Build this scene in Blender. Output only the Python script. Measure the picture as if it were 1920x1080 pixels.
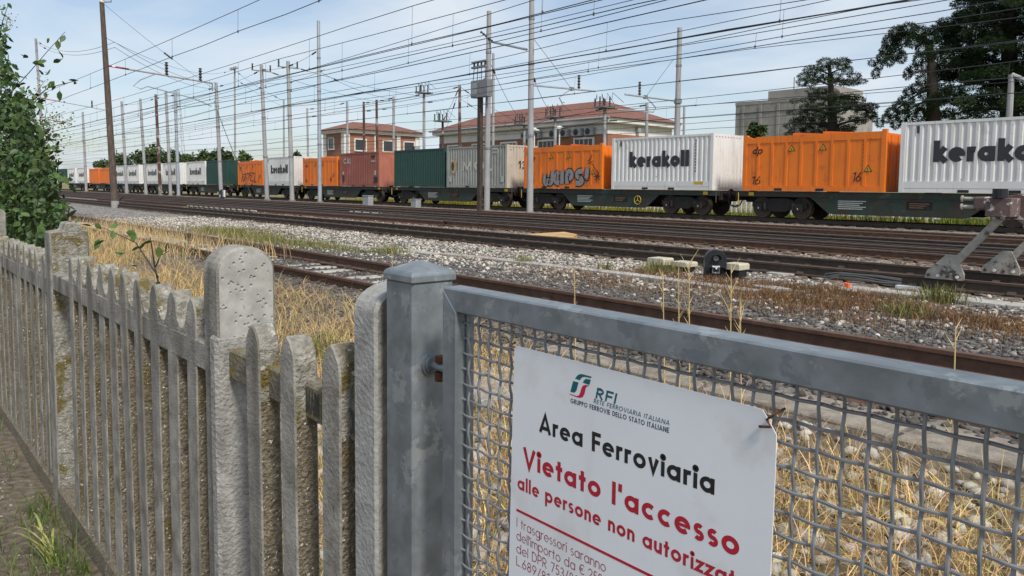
import bpy, bmesh, math, random
import numpy as np
from mathutils import Vector, Matrix
random.seed(7); RNG = np.random.default_rng(7)
S = bpy.context.scene
for o in list(bpy.data.objects): bpy.data.objects.remove(o)

# ------------------------------------------------------------------ camera
# world: X runs along the tracks (to the right), Y away from the fence towards the train, Z up; rail tops at z = 0
YAW, PITCH, ROLL, CY, F, H = math.radians(-48.8447), math.radians(4.3365), math.radians(0.5585), 458.3, 1420.0, 1.23
fw = np.array([math.sin(YAW)*math.cos(PITCH), math.cos(YAW)*math.cos(PITCH), -math.sin(PITCH)])
r0 = np.array([math.cos(YAW), -math.sin(YAW), 0.0]); u0 = np.cross(r0, fw)
rt = r0*math.cos(ROLL) + u0*math.sin(ROLL); up = np.cross(rt, fw); O = np.array([0, 0, H])
cam_d = bpy.data.cameras.new('camera'); cam = bpy.data.objects.new('camera', cam_d); S.collection.objects.link(cam)
cam.matrix_world = Matrix(((rt[0], up[0], -fw[0], 0), (rt[1], up[1], -fw[1], 0), (rt[2], up[2], -fw[2], H), (0, 0, 0, 1)))
cam_d.sensor_width = 36; cam_d.lens = F/1920*36; cam_d.shift_y = -(540-CY)/1920
cam_d.clip_start = 0.05; cam_d.clip_end = 5000; S.camera = cam
S.render.resolution_x, S.render.resolution_y = 1024, 576
def ray(x, y): return fw + rt*(x-960)/F - up*(y-CY)/F
def at_z(x, y, z): d = ray(x, y); return O + (z-H)/d[2]*d
def at_y(x, y, Y): d = ray(x, y); return O + Y/d[1]*d
def at_x(x, y, X): d = ray(x, y); return O + X/d[0]*d

# ------------------------------------------------------------------ sky, sun, exposure
SUN_EL, SUN_AZ = math.radians(48), math.radians(104)      # azimuth measured from +Y towards +X
w = bpy.data.worlds.new('World'); S.world = w; w.use_nodes = True
nt = w.node_tree; nt.nodes.clear()
def N(t, **k):
    n = nt.nodes.new(t)
    for a, b in k.items(): setattr(n, a, b)
    return n
out = N('ShaderNodeOutputWorld'); bg = N('ShaderNodeBackground'); sky = N('ShaderNodeTexSky', sky_type='NISHITA')
sky.sun_disc = False; sky.sun_elevation = SUN_EL; sky.sun_rotation = SUN_AZ; sky.dust_density = 1.5; sky.ozone_density = 1.5
sc = N('ShaderNodeVectorMath', operation='SCALE'); sc.inputs['Scale'].default_value = 0.115
nt.links.new(sky.outputs[0], sc.inputs[0])
tc = N('ShaderNodeTexCoord'); sep = N('ShaderNodeSeparateXYZ'); nt.links.new(tc.outputs['Generated'], sep.inputs[0])
mz = N('ShaderNodeMath', operation='MAXIMUM'); mz.inputs[1].default_value = 0.0; nt.links.new(sep.outputs[2], mz.inputs[0])
az = N('ShaderNodeMath', operation='ADD'); az.inputs[1].default_value = 0.14; nt.links.new(mz.outputs[0], az.inputs[0])
dx = N('ShaderNodeMath', operation='DIVIDE'); dy = N('ShaderNodeMath', operation='DIVIDE')
nt.links.new(sep.outputs[0], dx.inputs[0]); nt.links.new(az.outputs[0], dx.inputs[1])
nt.links.new(sep.outputs[1], dy.inputs[0]); nt.links.new(az.outputs[0], dy.inputs[1])
cmb = N('ShaderNodeCombineXYZ'); nt.links.new(dx.outputs[0], cmb.inputs[0]); nt.links.new(dy.outputs[0], cmb.inputs[1])
cn = N('ShaderNodeTexNoise'); cn.inputs['Scale'].default_value = 1.05; cn.inputs['Detail'].default_value = 7; cn.inputs['Roughness'].default_value = 0.52; cn.inputs['Distortion'].default_value = 0.25
nt.links.new(cmb.outputs[0], cn.inputs['Vector'])
cr = N('ShaderNodeValToRGB'); cr.color_ramp.elements[0].position = 0.40; cr.color_ramp.elements[0].color = (.26, .26, .26, 1)
cr.color_ramp.elements[1].position = 0.68; cr.color_ramp.elements[1].color = (1, 1, 1, 1)
nt.links.new(cn.outputs[0], cr.inputs[0])
mx = N('ShaderNodeMix', data_type='RGBA'); nt.links.new(cr.outputs[0], mx.inputs[0]); nt.links.new(sc.outputs[0], mx.inputs[6])
mx.inputs[7].default_value = (0.60, 0.665, 0.735, 1)
nt.links.new(mx.outputs[2], bg.inputs[0]); nt.links.new(bg.outputs[0], out.inputs[0])
sd = bpy.data.lights.new('sun', 'SUN'); sun = bpy.data.objects.new('sun', sd); S.collection.objects.link(sun)
sd.energy = 3.0; sd.angle = math.radians(9); sd.color = (1, .94, .85)
sv = Vector((math.sin(SUN_AZ)*math.cos(SUN_EL), math.cos(SUN_AZ)*math.cos(SUN_EL), math.sin(SUN_EL)))
sun.rotation_euler = sv.to_track_quat('Z', 'Y').to_euler(); sun.location = (20, -20, 40)
S.view_settings.view_transform = 'Standard'; S.view_settings.look = 'None'; S.view_settings.exposure = 0.3; S.view_settings.gamma = 1

# ------------------------------------------------------------------ materials
MAT = {}
def mat(name, col, rough=.8, metal=0, var=.25, scale=6, bump=.0, bscale=40, col2=None, spots=None, detail=6, attr=False, stretch=None, voro=0, spec=.5, stain=None):
    """procedural material: base colour broken up by noise, optional second colour, spots, stains and relief"""
    if name in MAT: return MAT[name]
    m = bpy.data.materials.new(name); m.use_nodes = True; t = m.node_tree; nd = t.nodes; b = nd['Principled BSDF']
    def A(ty, **k):
        n = nd.new(ty)
        for q, v in k.items(): setattr(n, q, v)
        return n
    L = t.links.new
    tcx = A('ShaderNodeTexCoord'); vec = tcx.outputs['Object']
    gm = A('ShaderNodeNewGeometry'); oi = A('ShaderNodeObjectInfo')
    ad = A('ShaderNodeVectorMath', operation='ADD'); L(gm.outputs['Position'], ad.inputs[0])
    vec = ad.outputs[0]
    if stretch:
        mp = A('ShaderNodeMapping'); mp.inputs['Scale'].default_value = stretch; L(vec, mp.inputs[0]); vec = mp.outputs[0]
    n1 = A('ShaderNodeTexNoise'); n1.inputs['Scale'].default_value = scale; n1.inputs['Detail'].default_value = detail; n1.inputs['Roughness'].default_value = .6; L(vec, n1.inputs['Vector'])
    c2 = col2 or tuple(c*(1-var) for c in col); c1 = tuple(min(1, c*(1+var*.5)) for c in col) if not col2 else col
    rp = A('ShaderNodeValToRGB'); rp.color_ramp.elements[0].position = .32; rp.color_ramp.elements[1].position = .68
    rp.color_ramp.elements[0].color = (*c2, 1); rp.color_ramp.elements[1].color = (*c1, 1); L(n1.outputs[0], rp.inputs[0])
    cur = rp.outputs[0]
    for sp in ([spots] if spots and not isinstance(spots, list) else (spots or [])):
        scol, sscale, lo, hi = sp
        n2 = A('ShaderNodeTexNoise'); n2.inputs['Scale'].default_value = sscale; n2.inputs['Detail'].default_value = 5; n2.inputs['Roughness'].default_value = .65; L(vec, n2.inputs['Vector'])
        r2 = A('ShaderNodeMapRange'); r2.inputs[1].default_value = lo; r2.inputs[2].default_value = hi; L(n2.outputs[0], r2.inputs[0])
        mxx = A('ShaderNodeMix', data_type='RGBA'); L(r2.outputs[0], mxx.inputs[0]); L(cur, mxx.inputs[6]); mxx.inputs[7].default_value = (*scol, 1); cur = mxx.outputs[2]
    if stain:     # streaks that run down
        scol, lo, hi = stain
        mp = A('ShaderNodeMapping'); mp.inputs['Scale'].default_value = (9, 9, .5); L(ad.outputs[0], mp.inputs[0])
        n2 = A('ShaderNodeTexNoise'); n2.inputs['Scale'].default_value = 1.3; n2.inputs['Detail'].default_value = 6; L(mp.outputs[0], n2.inputs['Vector'])
        r2 = A('ShaderNodeMapRange'); r2.inputs[1].default_value = lo; r2.inputs[2].default_value = hi; L(n2.outputs[0], r2.inputs[0])
        mxx = A('ShaderNodeMix', data_type='RGBA'); L(r2.outputs[0], mxx.inputs[0]); L(cur, mxx.inputs[6]); mxx.inputs[7].default_value = (*scol, 1); cur = mxx.outputs[2]
    if attr:
        at = A('ShaderNodeAttribute', attribute_name='Col'); ml = A('ShaderNodeMix', data_type='RGBA', blend_type='MULTIPLY'); ml.inputs[0].default_value = 1
        L(cur, ml.inputs[6]); L(at.outputs['Color'], ml.inputs[7]); cur = ml.outputs[2]
    L(cur, b.inputs['Base Color']); b.inputs['Metallic'].default_value = metal
    rr = A('ShaderNodeMapRange'); rr.inputs[3].default_value = max(0, rough-.12); rr.inputs[4].default_value = min(1, rough+.12); L(n1.outputs[0], rr.inputs[0]); L(rr.outputs[0], b.inputs['Roughness'])
    b.inputs['Specular IOR Level'].default_value = spec
    if bump:
        if voro:
            n3 = A('ShaderNodeTexVoronoi'); n3.inputs['Scale'].default_value = bscale; n3.inputs['Randomness'].default_value = 1; mq = A('ShaderNodeMapRange', interpolation_type='SMOOTHSTEP'); mq.inputs[1].default_value = .10; mq.inputs[2].default_value = .34; L(n3.outputs[0], mq.inputs[0]); hgt = mq.outputs[0]
        else:
            n3 = A('ShaderNodeTexNoise'); n3.inputs['Scale'].default_value = bscale; n3.inputs['Detail'].default_value = 6; hgt = n3.outputs[0]
        L(ad.outputs[0], n3.inputs['Vector'])
        bp = A('ShaderNodeBump'); bp.inputs['Strength'].default_value = bump; bp.inputs['Distance'].default_value = .02; L(hgt, bp.inputs['Height']); L(bp.outputs[0], b.inputs['Normal'])
    MAT[name] = m; return m
CONC = mat('concrete_cast', (.29, .275, .24), .9, var=.4, scale=14, bump=.3, bscale=120, spots=[((.13, .115, .085), 8, .50, .68), ((.05, .045, .04), 60, .66, .69), ((.44, .43, .40), 35, .66, .72)], stain=((.11, .10, .08), .48, .72))
CONC_L = mat('concrete_pale', (.33, .325, .31), .9, var=.25, scale=20, bump=.3, bscale=90, spots=[((.10, .09, .08), 70, .67, .71), ((.24, .23, .21), 8, .5, .7)])
AGG = mat('concrete_aggregate', (.20, .168, .118), .95, var=.6, scale=80, bump=.9, bscale=110, spots=[((.12, .092, .035), 6, .5, .68), ((.07, .06, .045), 20, .6, .7), ((.66, .62, .54), 90, .625, .65)], voro=0)
LICH = mat('concrete_lichen', (.29, .275, .235), .95, var=.5, scale=45, bump=.7, bscale=110, spots=[((.13, .10, .028), 11, .50, .62), ((.50, .48, .42), 42, .60, .66)])
PIT = mat('concrete_pitted', (.36, .355, .33), .95, var=.3, scale=24, bump=.5, bscale=64, spots=[((.12, .11, .10), 48, .64, .70), ((.3, .29, .26), 9, .5, .7)], voro=1)
GALV = mat('galvanised_steel', (.23, .26, .28), .42, .45, var=.22, scale=22, bump=.05, bscale=30, spots=[((.31, .34, .35), 14, .57, .61), ((.18, .205, .225), 26, .58, .62)], detail=2, stain=((.16, .18, .20), .58, .75))
WIREM = mat('mesh_wire', (.25, .26, .27), .5, .4, var=.2, scale=60)
RUST = mat('rust', (.12, .045, .02), .9, .2, var=.5, scale=60, bump=.4, bscale=120)
SIGNW = mat('sign_enamel', (.74, .765, .79), .32, var=.05, scale=5, spots=[((.45, .44, .42), 70, .70, .74), ((.62, .63, .62), 9, .55, .75)], stain=((.60, .60, .58), .62, .85))
RED = mat('print_red', (.42, .012, .03), .45, var=.05); BLK = mat('print_black', (.012, .012, .014), .45, var=.05)
TEAL = mat('print_teal', (.0, .10, .12), .45, var=.05); CRIM = mat('print_crimson', (.50, .01, .05), .45, var=.05); NAVY = mat('print_navy', (.02, .045, .09), .45, var=.05)
RAILR = mat('rail_rust', (.15, .085, .058), .75, .35, var=.35, scale=8, bump=.15, bscale=60)
RAILT = mat('rail_running_band', (.30, .27, .25), .38, .9, var=.2, scale=5, stretch=(.3, 6, 6))
RAILW = mat('rail_worn', (.24, .205, .18), .45, .7, var=.25, scale=5, stretch=(.3, 6, 6))
RAILD = mat('rail_dark', (.085, .066, .052), .7, .4, var=.35, scale=7, bump=.15, bscale=60)
SLEEP = mat('sleeper_concrete', (.44, .42, .38), .9, var=.3, scale=6, bump=.3, bscale=60, spots=((.16, .11, .08), 3, .52, .7))
SLABM = mat('slab_beige', (.27, .235, .19), .95, var=.35, scale=9, bump=.4, bscale=70, spots=[((.14, .115, .09), 4, .52, .68), ((.40, .37, .32), 30, .64, .7)])
SLEEPB = mat('sleeper_brown', (.13, .095, .07), .9, var=.35, scale=6, bump=.3, bscale=60, spots=((.30, .26, .22), 3, .55, .7))
STONE_D = mat('ballast_dark', (.115, .11, .105), .9, var=.3, scale=3, attr=True, bump=.2, bscale=60)
STONE_P = mat('ballast_pale', (.46, .435, .39), .9, var=.25, scale=3, attr=True, bump=.2, bscale=60)
STRAW = mat('straw', (.58, .445, .255), .8, var=.25, scale=3, attr=True, spec=.2)
WEEDR = mat('weed_russet', (.20, .115, .062), .9, var=.35, scale=4, attr=True, spec=.2)
WEEDG = mat('weed_green', (.20, .20, .075), .85, var=.35, scale=4, attr=True, spec=.2)
GRASSG = mat('grass_green', (.10, .15, .035), .8, var=.4, scale=.7, attr=True, spec=.25)
LEAF = mat('leaf', (.050, .100, .027), .55, var=.35, scale=4, attr=True, spec=.4)
BARK = mat('bark', (.045, .034, .026), .95, var=.4, scale=6, bump=.6, bscale=30, stretch=(3, 3, .6))
WOODP = mat('pole_timber', (.085, .062, .048), .95, var=.45, scale=3, bump=.4, bscale=30, stretch=(8, 8, .4), spots=((.20, .16, .13), 2, .55, .75))
MAST = mat('mast_concrete', (.33, .335, .34), .8, var=.15, scale=1.5, bump=.08, bscale=30, stain=((.22, .215, .21), .5, .8))
MASTG = mat('mast_galvanised', (.36, .40, .44), .55, .3, var=.15, scale=1.5)
MASTR = mat('mast_rusty', (.12, .06, .045), .85, .2, var=.5, scale=2, spots=((.35, .33, .31), 1.2, .52, .6))
STEEL = mat('steel_grey', (.25, .26, .27), .6, .5, var=.2, scale=6)
WIRE = mat('overhead_wire', (.06, .065, .07), .6, .6, var=.2, scale=1)
INSUL = mat('insulator', (.05, .045, .045), .35, var=.2)
CREAMBOX = mat('box_cream', (.52, .48, .36), .7, var=.15, scale=20, spots=((.25, .22, .16), 20, .6, .75))
BLACKP = mat('plastic_black', (.012, .013, .016), .45, var=.3, scale=10)
GLASSD = mat('glass_dark', (.025, .03, .035), .12, var=.3, scale=.6, spec=.7)
WHITE = mat('paint_white', (.72, .72, .70), .6, var=.08, scale=3, spots=((.5, .5, .47), 2, .6, .8))
ORANGE = mat('container_orange', (.80, .19, .012), .5, var=.10, scale=.8, spots=[((.48, .11, .02), 2.2, .58, .76), ((.16, .06, .025), 9, .66, .71)], stain=((.42, .11, .025), .56, .78))
CWHITE = mat('container_white', (.70, .70, .68), .5, var=.06, scale=.8, spots=[((.5, .48, .44), 1.5, .58, .8), ((.32, .23, .16), 7, .665, .70)], stain=((.44, .41, .36), .58, .82))
CGREEN = mat('container_green', (.012, .055, .042), .5, var=.15, scale=.8, spots=((.03, .06, .05), 1.4, .55, .75))
CGREY = mat('container_grey', (.29, .30, .275), .6, var=.12, scale=.8, spots=[((.20, .20, .18), .7, .52, .7), ((.16, .08, .04), 6, .68, .74)], stain=((.36, .35, .31), .55, .8))
CCREAM = mat('container_cream', (.50, .46, .38), .6, var=.12, scale=1, spots=((.25, .12, .06), 3, .62, .72), stain=((.33, .24, .16), .55, .78))
CBROWN = mat('container_brown', (.27, .085, .06), .6, var=.12, scale=.8, spots=[((.36, .15, .11), .8, .5, .75), ((.10, .04, .03), 5, .68, .75)], stain=((.20, .07, .05), .55, .8))
CBRIGHT = mat('container_brick', (.42, .15, .10), .6, var=.15, scale=1.2, spots=((.55, .32, .26), 2, .6, .8), stain=((.28, .10, .07), .5, .8))
WGREEN = mat('wagon_green', (.020, .046, .034), .75, var=.35, scale=1.2, spots=[((.035, .024, .017), 1.6, .44, .62), ((.075, .072, .06), 3, .58, .75)], stain=((.05, .03, .02), .55, .75))
WDARK = mat('wagon_dark', (.012, .010, .009), .85, var=.35, scale=2, spots=((.05, .03, .02), 2.5, .55, .75))
YELLOW = mat('paint_yellow', (.55, .36, .03), .6, var=.15)
LINEW = mat('print_pale', (.42, .44, .42), .6, var=.1); SILVER = mat('spray_silver', (.27, .25, .25), .5, var=.1)
BRICKO = mat('brick_orange', (.29, .135, .085), .9, var=.22, scale=1.2, spots=((.27, .11, .07), 10, .5, .6))
PLASTER = mat('plaster_white', (.66, .65, .61), .85, var=.1, scale=.8, stain=((.48, .46, .42), .55, .8))
ROOFT = mat('roof_tile', (.215, .088, .06), .9, var=.3, scale=2, spots=[((.14, .075, .055), 1.2, .45, .65), ((.26, .14, .10), 8, .6, .7)])
SILO = mat('silo_concrete', (.30, .285, .26), .95, var=.25, scale=.35, spots=((.19, .18, .165), .6, .5, .7), stain=((.20, .19, .17), .5, .75))
PLANK = mat('plank_yellow', (.62, .40, .17), .8, var=.3, scale=3, stretch=(.6, 8, 8), spots=((.36, .17, .06), .9, .5, .62))
BUFPAINT = mat('buffer_paint', (.13, .085, .08), .8, var=.35, scale=6, spots=((.50, .48, .45), 9, .56, .62), bump=.2, bscale=40)
BUFGREY = mat('buffer_strut', (.36, .34, .30), .85, var=.3, scale=6, spots=[((.07, .06, .05), 4, .55, .62), ((.48, .46, .43), 12, .62, .66)])
ORANGEP = mat('plastic_orange', (.75, .12, .03), .6, var=.1)
CABLE = mat('cable_sheath', (.13, .14, .15), .6, var=.2)
REDW = mat('paint_red', (.42, .04, .04), .6, var=.2)
BERRY = mat('berry', (.13, .065, .045), .6, var=.4, scale=40, attr=True)
ALU = mat('housing_grey', (.33, .345, .35), .55, .2, var=.15)
PINE = mat('needles', (.030, .055, .022), .75, var=.35, scale=.5, attr=True, spec=.2)
CROWN = mat('far_crown', (.060, .095, .032), .8, var=.35, scale=.15, attr=True, spec=.2)
MOSS = mat('rail_moss', (.19, .17, .125), .95, var=.45, scale=30, bump=.7, bscale=90, spots=((.17, .125, .03), 12, .52, .62))

# ------------------------------------------------------------------ helpers
COL = S.collection
def link(o, parent=None):
    COL.objects.link(o)
    if parent is not None: o.parent = parent
    return o
def tag(o, label=None, cat=None, group=None, kind=None):
    for k, v in (('label', label), ('category', cat), ('group', group), ('kind', kind)):
        if v: o[k] = v
    return o
def thing(name, label, cat, loc, group=None):
    o = link(bpy.data.objects.new(name, None)); o.location = [float(v) for v in loc]; o.empty_display_size = .2
    return tag(o, label, cat, group)
def wpos(o):
    v = Vector((0, 0, 0))
    while o is not None: v += o.location; o = o.parent
    return v
class MB:
    def __init__(s): s.v = []; s.f = []; s.m = []
    def add(s, vs, fs, m=0):
        b = len(s.v); s.v += [tuple(map(float, v)) for v in vs]; s.f += [tuple(b+i for i in f) for f in fs]; s.m += [m]*len(fs) if isinstance(m, int) else list(m); return s
    def box(s, a, b, m=0):
        (x0, y0, z0), (x1, y1, z1) = a, b
        return s.add([(x0,y0,z0),(x1,y0,z0),(x1,y1,z0),(x0,y1,z0),(x0,y0,z1),(x1,y0,z1),(x1,y1,z1),(x0,y1,z1)],
                     [(0,3,2,1),(4,5,6,7),(0,1,5,4),(1,2,6,5),(2,3,7,6),(3,0,4,7)], m)
    def prism(s, poly, axis, a, b, m=0, mside=None):
        """poly: 2D outline; axis 'x','y','z' = extrusion axis; other two coords in order (x,z),(y,z),(x,y)"""
        def P(p, t): return {'y': (p[0], t, p[1]), 'x': (t, p[0], p[1]), 'z': (p[0], p[1], t)}[axis]
        n = len(poly); vs = [P(p, a) for p in poly]+[P(p, b) for p in poly]
        fs = [tuple(range(n)), tuple(range(2*n-1, n-1, -1))]+[(i, n+i, n+(i+1) % n, (i+1) % n) for i in range(n)]
        mm = [m, m]+([m]*n if mside is None else ([mside]*n if isinstance(mside, int) else mside))
        return s.add(vs, fs, mm)
    def tube(s, pts, r, n=8, m=0, cap=True):
        pts = [np.array(p, float) for p in pts]; rs = r if isinstance(r, (list, tuple)) else [r]*len(pts); vs = []; prev = None
        for i, p in enumerate(pts):
            t = (pts[min(i+1, len(pts)-1)]-pts[max(i-1, 0)]); t = t/(np.linalg.norm(t)+1e-12)
            if prev is None:
                a = np.array([0, 0, 1.]) if abs(t[2]) < .9 else np.array([1., 0, 0])
            else: a = prev
            u = a-t*(a@t); u /= np.linalg.norm(u); prev = u; v = np.cross(t, u)
            vs += [p+rs[i]*(u*math.cos(2*math.pi*k/n)+v*math.sin(2*math.pi*k/n)) for k in range(n)]
        fs = [(i*n+k, i*n+(k+1) % n, (i+1)*n+(k+1) % n, (i+1)*n+k) for i in range(len(pts)-1) for k in range(n)]
        if cap: fs += [tuple(range(n-1, -1, -1)), tuple((len(pts)-1)*n+k for k in range(n))]
        return s.add(vs, fs, m)
    def bar(s, a, b, wd, hg, m=0, upv=(0, 0, 1)):
        a, b = np.array(a, float), np.array(b, float); t = (b-a)/np.linalg.norm(b-a); u = np.array(upv, float); u -= t*(u@t)
        if np.linalg.norm(u) < 1e-6: u = np.array([1., 0, 0])-t*t[0]
        u /= np.linalg.norm(u); v = np.cross(t, u); vs = []
        for p in (a, b): vs += [p+v*sx*wd/2+u*sz*hg/2 for sx, sz in ((-1,-1),(1,-1),(1,1),(-1,1))]
        return s.add(vs, [(0,3,2,1),(4,5,6,7),(0,1,5,4),(1,2,6,5),(2,3,7,6),(3,0,4,7)], m)
    def build(s, name, mats, parent=None, smooth=False, bevel=0, kind=None, loc=None):
        me = bpy.data.meshes.new(name); off = wpos(parent) if parent is not None else Vector((0, 0, 0) if loc is None else [float(q_) for q_ in loc])
        me.from_pydata([tuple(Vector(v)-off) for v in s.v], [], s.f); me.update()
        for mm in (mats if isinstance(mats, (list, tuple)) else [mats]): me.materials.append(mm)
        me.polygons.foreach_set('material_index', s.m)
        if smooth: me.polygons.foreach_set('use_smooth', [True]*len(me.polygons)); me.set_sharp_from_angle(angle=math.radians(45))
        if bevel:
            bm = bmesh.new(); bm.from_mesh(me); bmesh.ops.recalc_face_normals(bm, faces=bm.faces)
            bmesh.ops.bevel(bm, geom=[e for e in bm.edges if e.is_manifold and e.calc_face_angle(0) > .5], offset=bevel, segments=1, affect='EDGES', clamp_overlap=True); bm.to_mesh(me); bm.free()
        o = bpy.data.objects.new(name, me); link(o, parent)
        if parent is None: o.location = off
        if kind: o['kind'] = kind
        return o
def dup(o, parent=None, loc=None):
    c = o.copy(); link(c, parent)
    if loc is not None: c.location = loc
    return c
def np_mesh(name, V, tris=None, quads=None, cols=None, material=None, parent=None, kind=None, smooth=False):
    """fast mesh from arrays; cols: per-vertex colours"""
    me = bpy.data.meshes.new(name); V = np.asarray(V, np.float32)
    if parent is not None: V = V-np.array(wpos(parent), np.float32)
    nt_, nq = (0 if tris is None else len(tris)), (0 if quads is None else len(quads))
    li = np.concatenate([a.ravel() for a in (tris, quads) if a is not None]).astype(np.int32)
    st = np.concatenate([np.arange(nt_)*3, nt_*3+np.arange(nq)*4]).astype(np.int32)
    me.vertices.add(len(V)); me.vertices.foreach_set('co', V.ravel()); me.loops.add(len(li)); me.loops.foreach_set('vertex_index', li)
    me.polygons.add(nt_+nq); me.polygons.foreach_set('loop_start', st)
    me.update(calc_edges=True); me.validate()
    if cols is not None:
        ca = me.color_attributes.new('Col', 'FLOAT_COLOR', 'POINT'); c4 = np.ones((len(V), 4), np.float32); c4[:, :3] = cols; ca.data.foreach_set('color', c4.ravel())
    if smooth: me.polygons.foreach_set('use_smooth', [True]*len(me.polygons))
    me.materials.append(material); o = bpy.data.objects.new(name, me); link(o, parent)
    if kind: o['kind'] = kind
    return o
def blades(pos, h, wd, lean, seg=3, colvar=.35, tint=None, rng=RNG):
    """pos (n,3) base points -> curved tapered grass blades"""
    n = len(pos); an = rng.uniform(0, 2*math.pi, n); la = rng.uniform(0, 2*math.pi, n); k = seg
    d = np.stack([np.cos(la), np.sin(la), np.zeros(n)], 1)*lean[:, None]; wv = np.stack([np.cos(an), np.sin(an), np.zeros(n)], 1)*wd[:, None]
    V = np.zeros((n, 2*k+1, 3)); 
    for i in range(k):
        t = i/k; c = pos+np.array([0, 0, 1.])*(h*t*(1-.25*t*np.minimum(lean/np.maximum(h, 1e-3), 1)))[:, None]+d*t*t
        V[:, 2*i] = c-wv*(1-t*.6)*.5; V[:, 2*i+1] = c+wv*(1-t*.6)*.5
    V[:, 2*k] = pos+np.array([0, 0, 1.])*(h*(1-.25*np.minimum(lean/np.maximum(h, 1e-3), 1)))[:, None]+d
    b = (np.arange(n)*(2*k+1))[:, None]
    q = np.concatenate([b+np.array([[2*i, 2*i+1, 2*i+3, 2*i+2]]) for i in range(k-1)], 0) if k > 1 else None
    t3 = b+np.array([[2*k-2, 2*k-1, 2*k]])
    c = rng.uniform(1-colvar, 1+colvar, n)[:, None]*np.ones((n, 3))
    c = c*np.stack([np.ones(n), rng.uniform(.88, 1.06, n), rng.uniform(.65, 1.15, n)], 1); odd = rng.uniform(0, 1, n); c[odd < .10] *= np.array([.62, .55, .5]); c[odd > .93] *= np.array([.72, .95, .55])
    if tint is not None: c = c*tint
    return V.reshape(-1, 3), t3, q, np.repeat(c, 2*k+1, 0)
def merge(parts):
    Vs, T, Q, C = [], [], [], []; b = 0
    for V, t, q, c in parts:
        Vs.append(V); C.append(c)
        if t is not None: T.append(t+b)
        if q is not None: Q.append(q+b)
        b += len(V)
    return np.concatenate(Vs), (np.concatenate(T) if T else None), (np.concatenate(Q) if Q else None), np.concatenate(C)
_t = (1+5**.5)/2
ICO = np.array([(-1,_t,0),(1,_t,0),(-1,-_t,0),(1,-_t,0),(0,-1,_t),(0,1,_t),(0,-1,-_t),(0,1,-_t),(_t,0,-1),(_t,0,1),(-_t,0,-1),(-_t,0,1)])/1.9
ICOF = np.array([(0,11,5),(0,5,1),(0,1,7),(0,7,10),(0,10,11),(1,5,9),(5,11,4),(11,10,2),(10,7,6),(7,1,8),(3,9,4),(3,4,2),(3,2,6),(3,6,8),(3,8,9),(4,9,5),(2,4,11),(6,2,10),(8,6,7),(9,8,1)])
def stones(pos, size, rng=RNG, colvar=.4, flat=.7):
    n = len(pos); P = ICO[None]*(1+rng.uniform(-.32, .32, (n, 12, 1)))
    P = P*np.stack([rng.uniform(.7, 1.3, n), rng.uniform(.6, 1.1, n), rng.uniform(.45, .9, n)*flat/.7], 1)[:, None]
    a = rng.uniform(0, 2*math.pi, n); c, s = np.cos(a), np.sin(a); X = P[:, :, 0]*c[:, None]-P[:, :, 1]*s[:, None]; Yy = P[:, :, 0]*s[:, None]+P[:, :, 1]*c[:, None]
    tl = rng.uniform(-.6, .6, n); Z = P[:, :, 2]*np.cos(tl)[:, None]+X*np.sin(tl)[:, None]; X = X*np.cos(tl)[:, None]-P[:, :, 2]*np.sin(tl)[:, None]
    V = np.stack([X, Yy, Z], 2)*size[:, None, None]*.5+pos[:, None]
    g = rng.uniform(1-colvar, 1+colvar*.6, n); cc = np.stack([g, g*rng.uniform(.95, 1.02, n), g*rng.uniform(.88, 1.04, n)], 1)
    return V.reshape(-1, 3), (np.arange(n)*12)[:, None, None]+ICOF[None] if False else ((np.arange(n)*12)[:, None, None]+ICOF[None]).reshape(-1, 3), None, np.repeat(cc, 12, 0)

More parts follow.
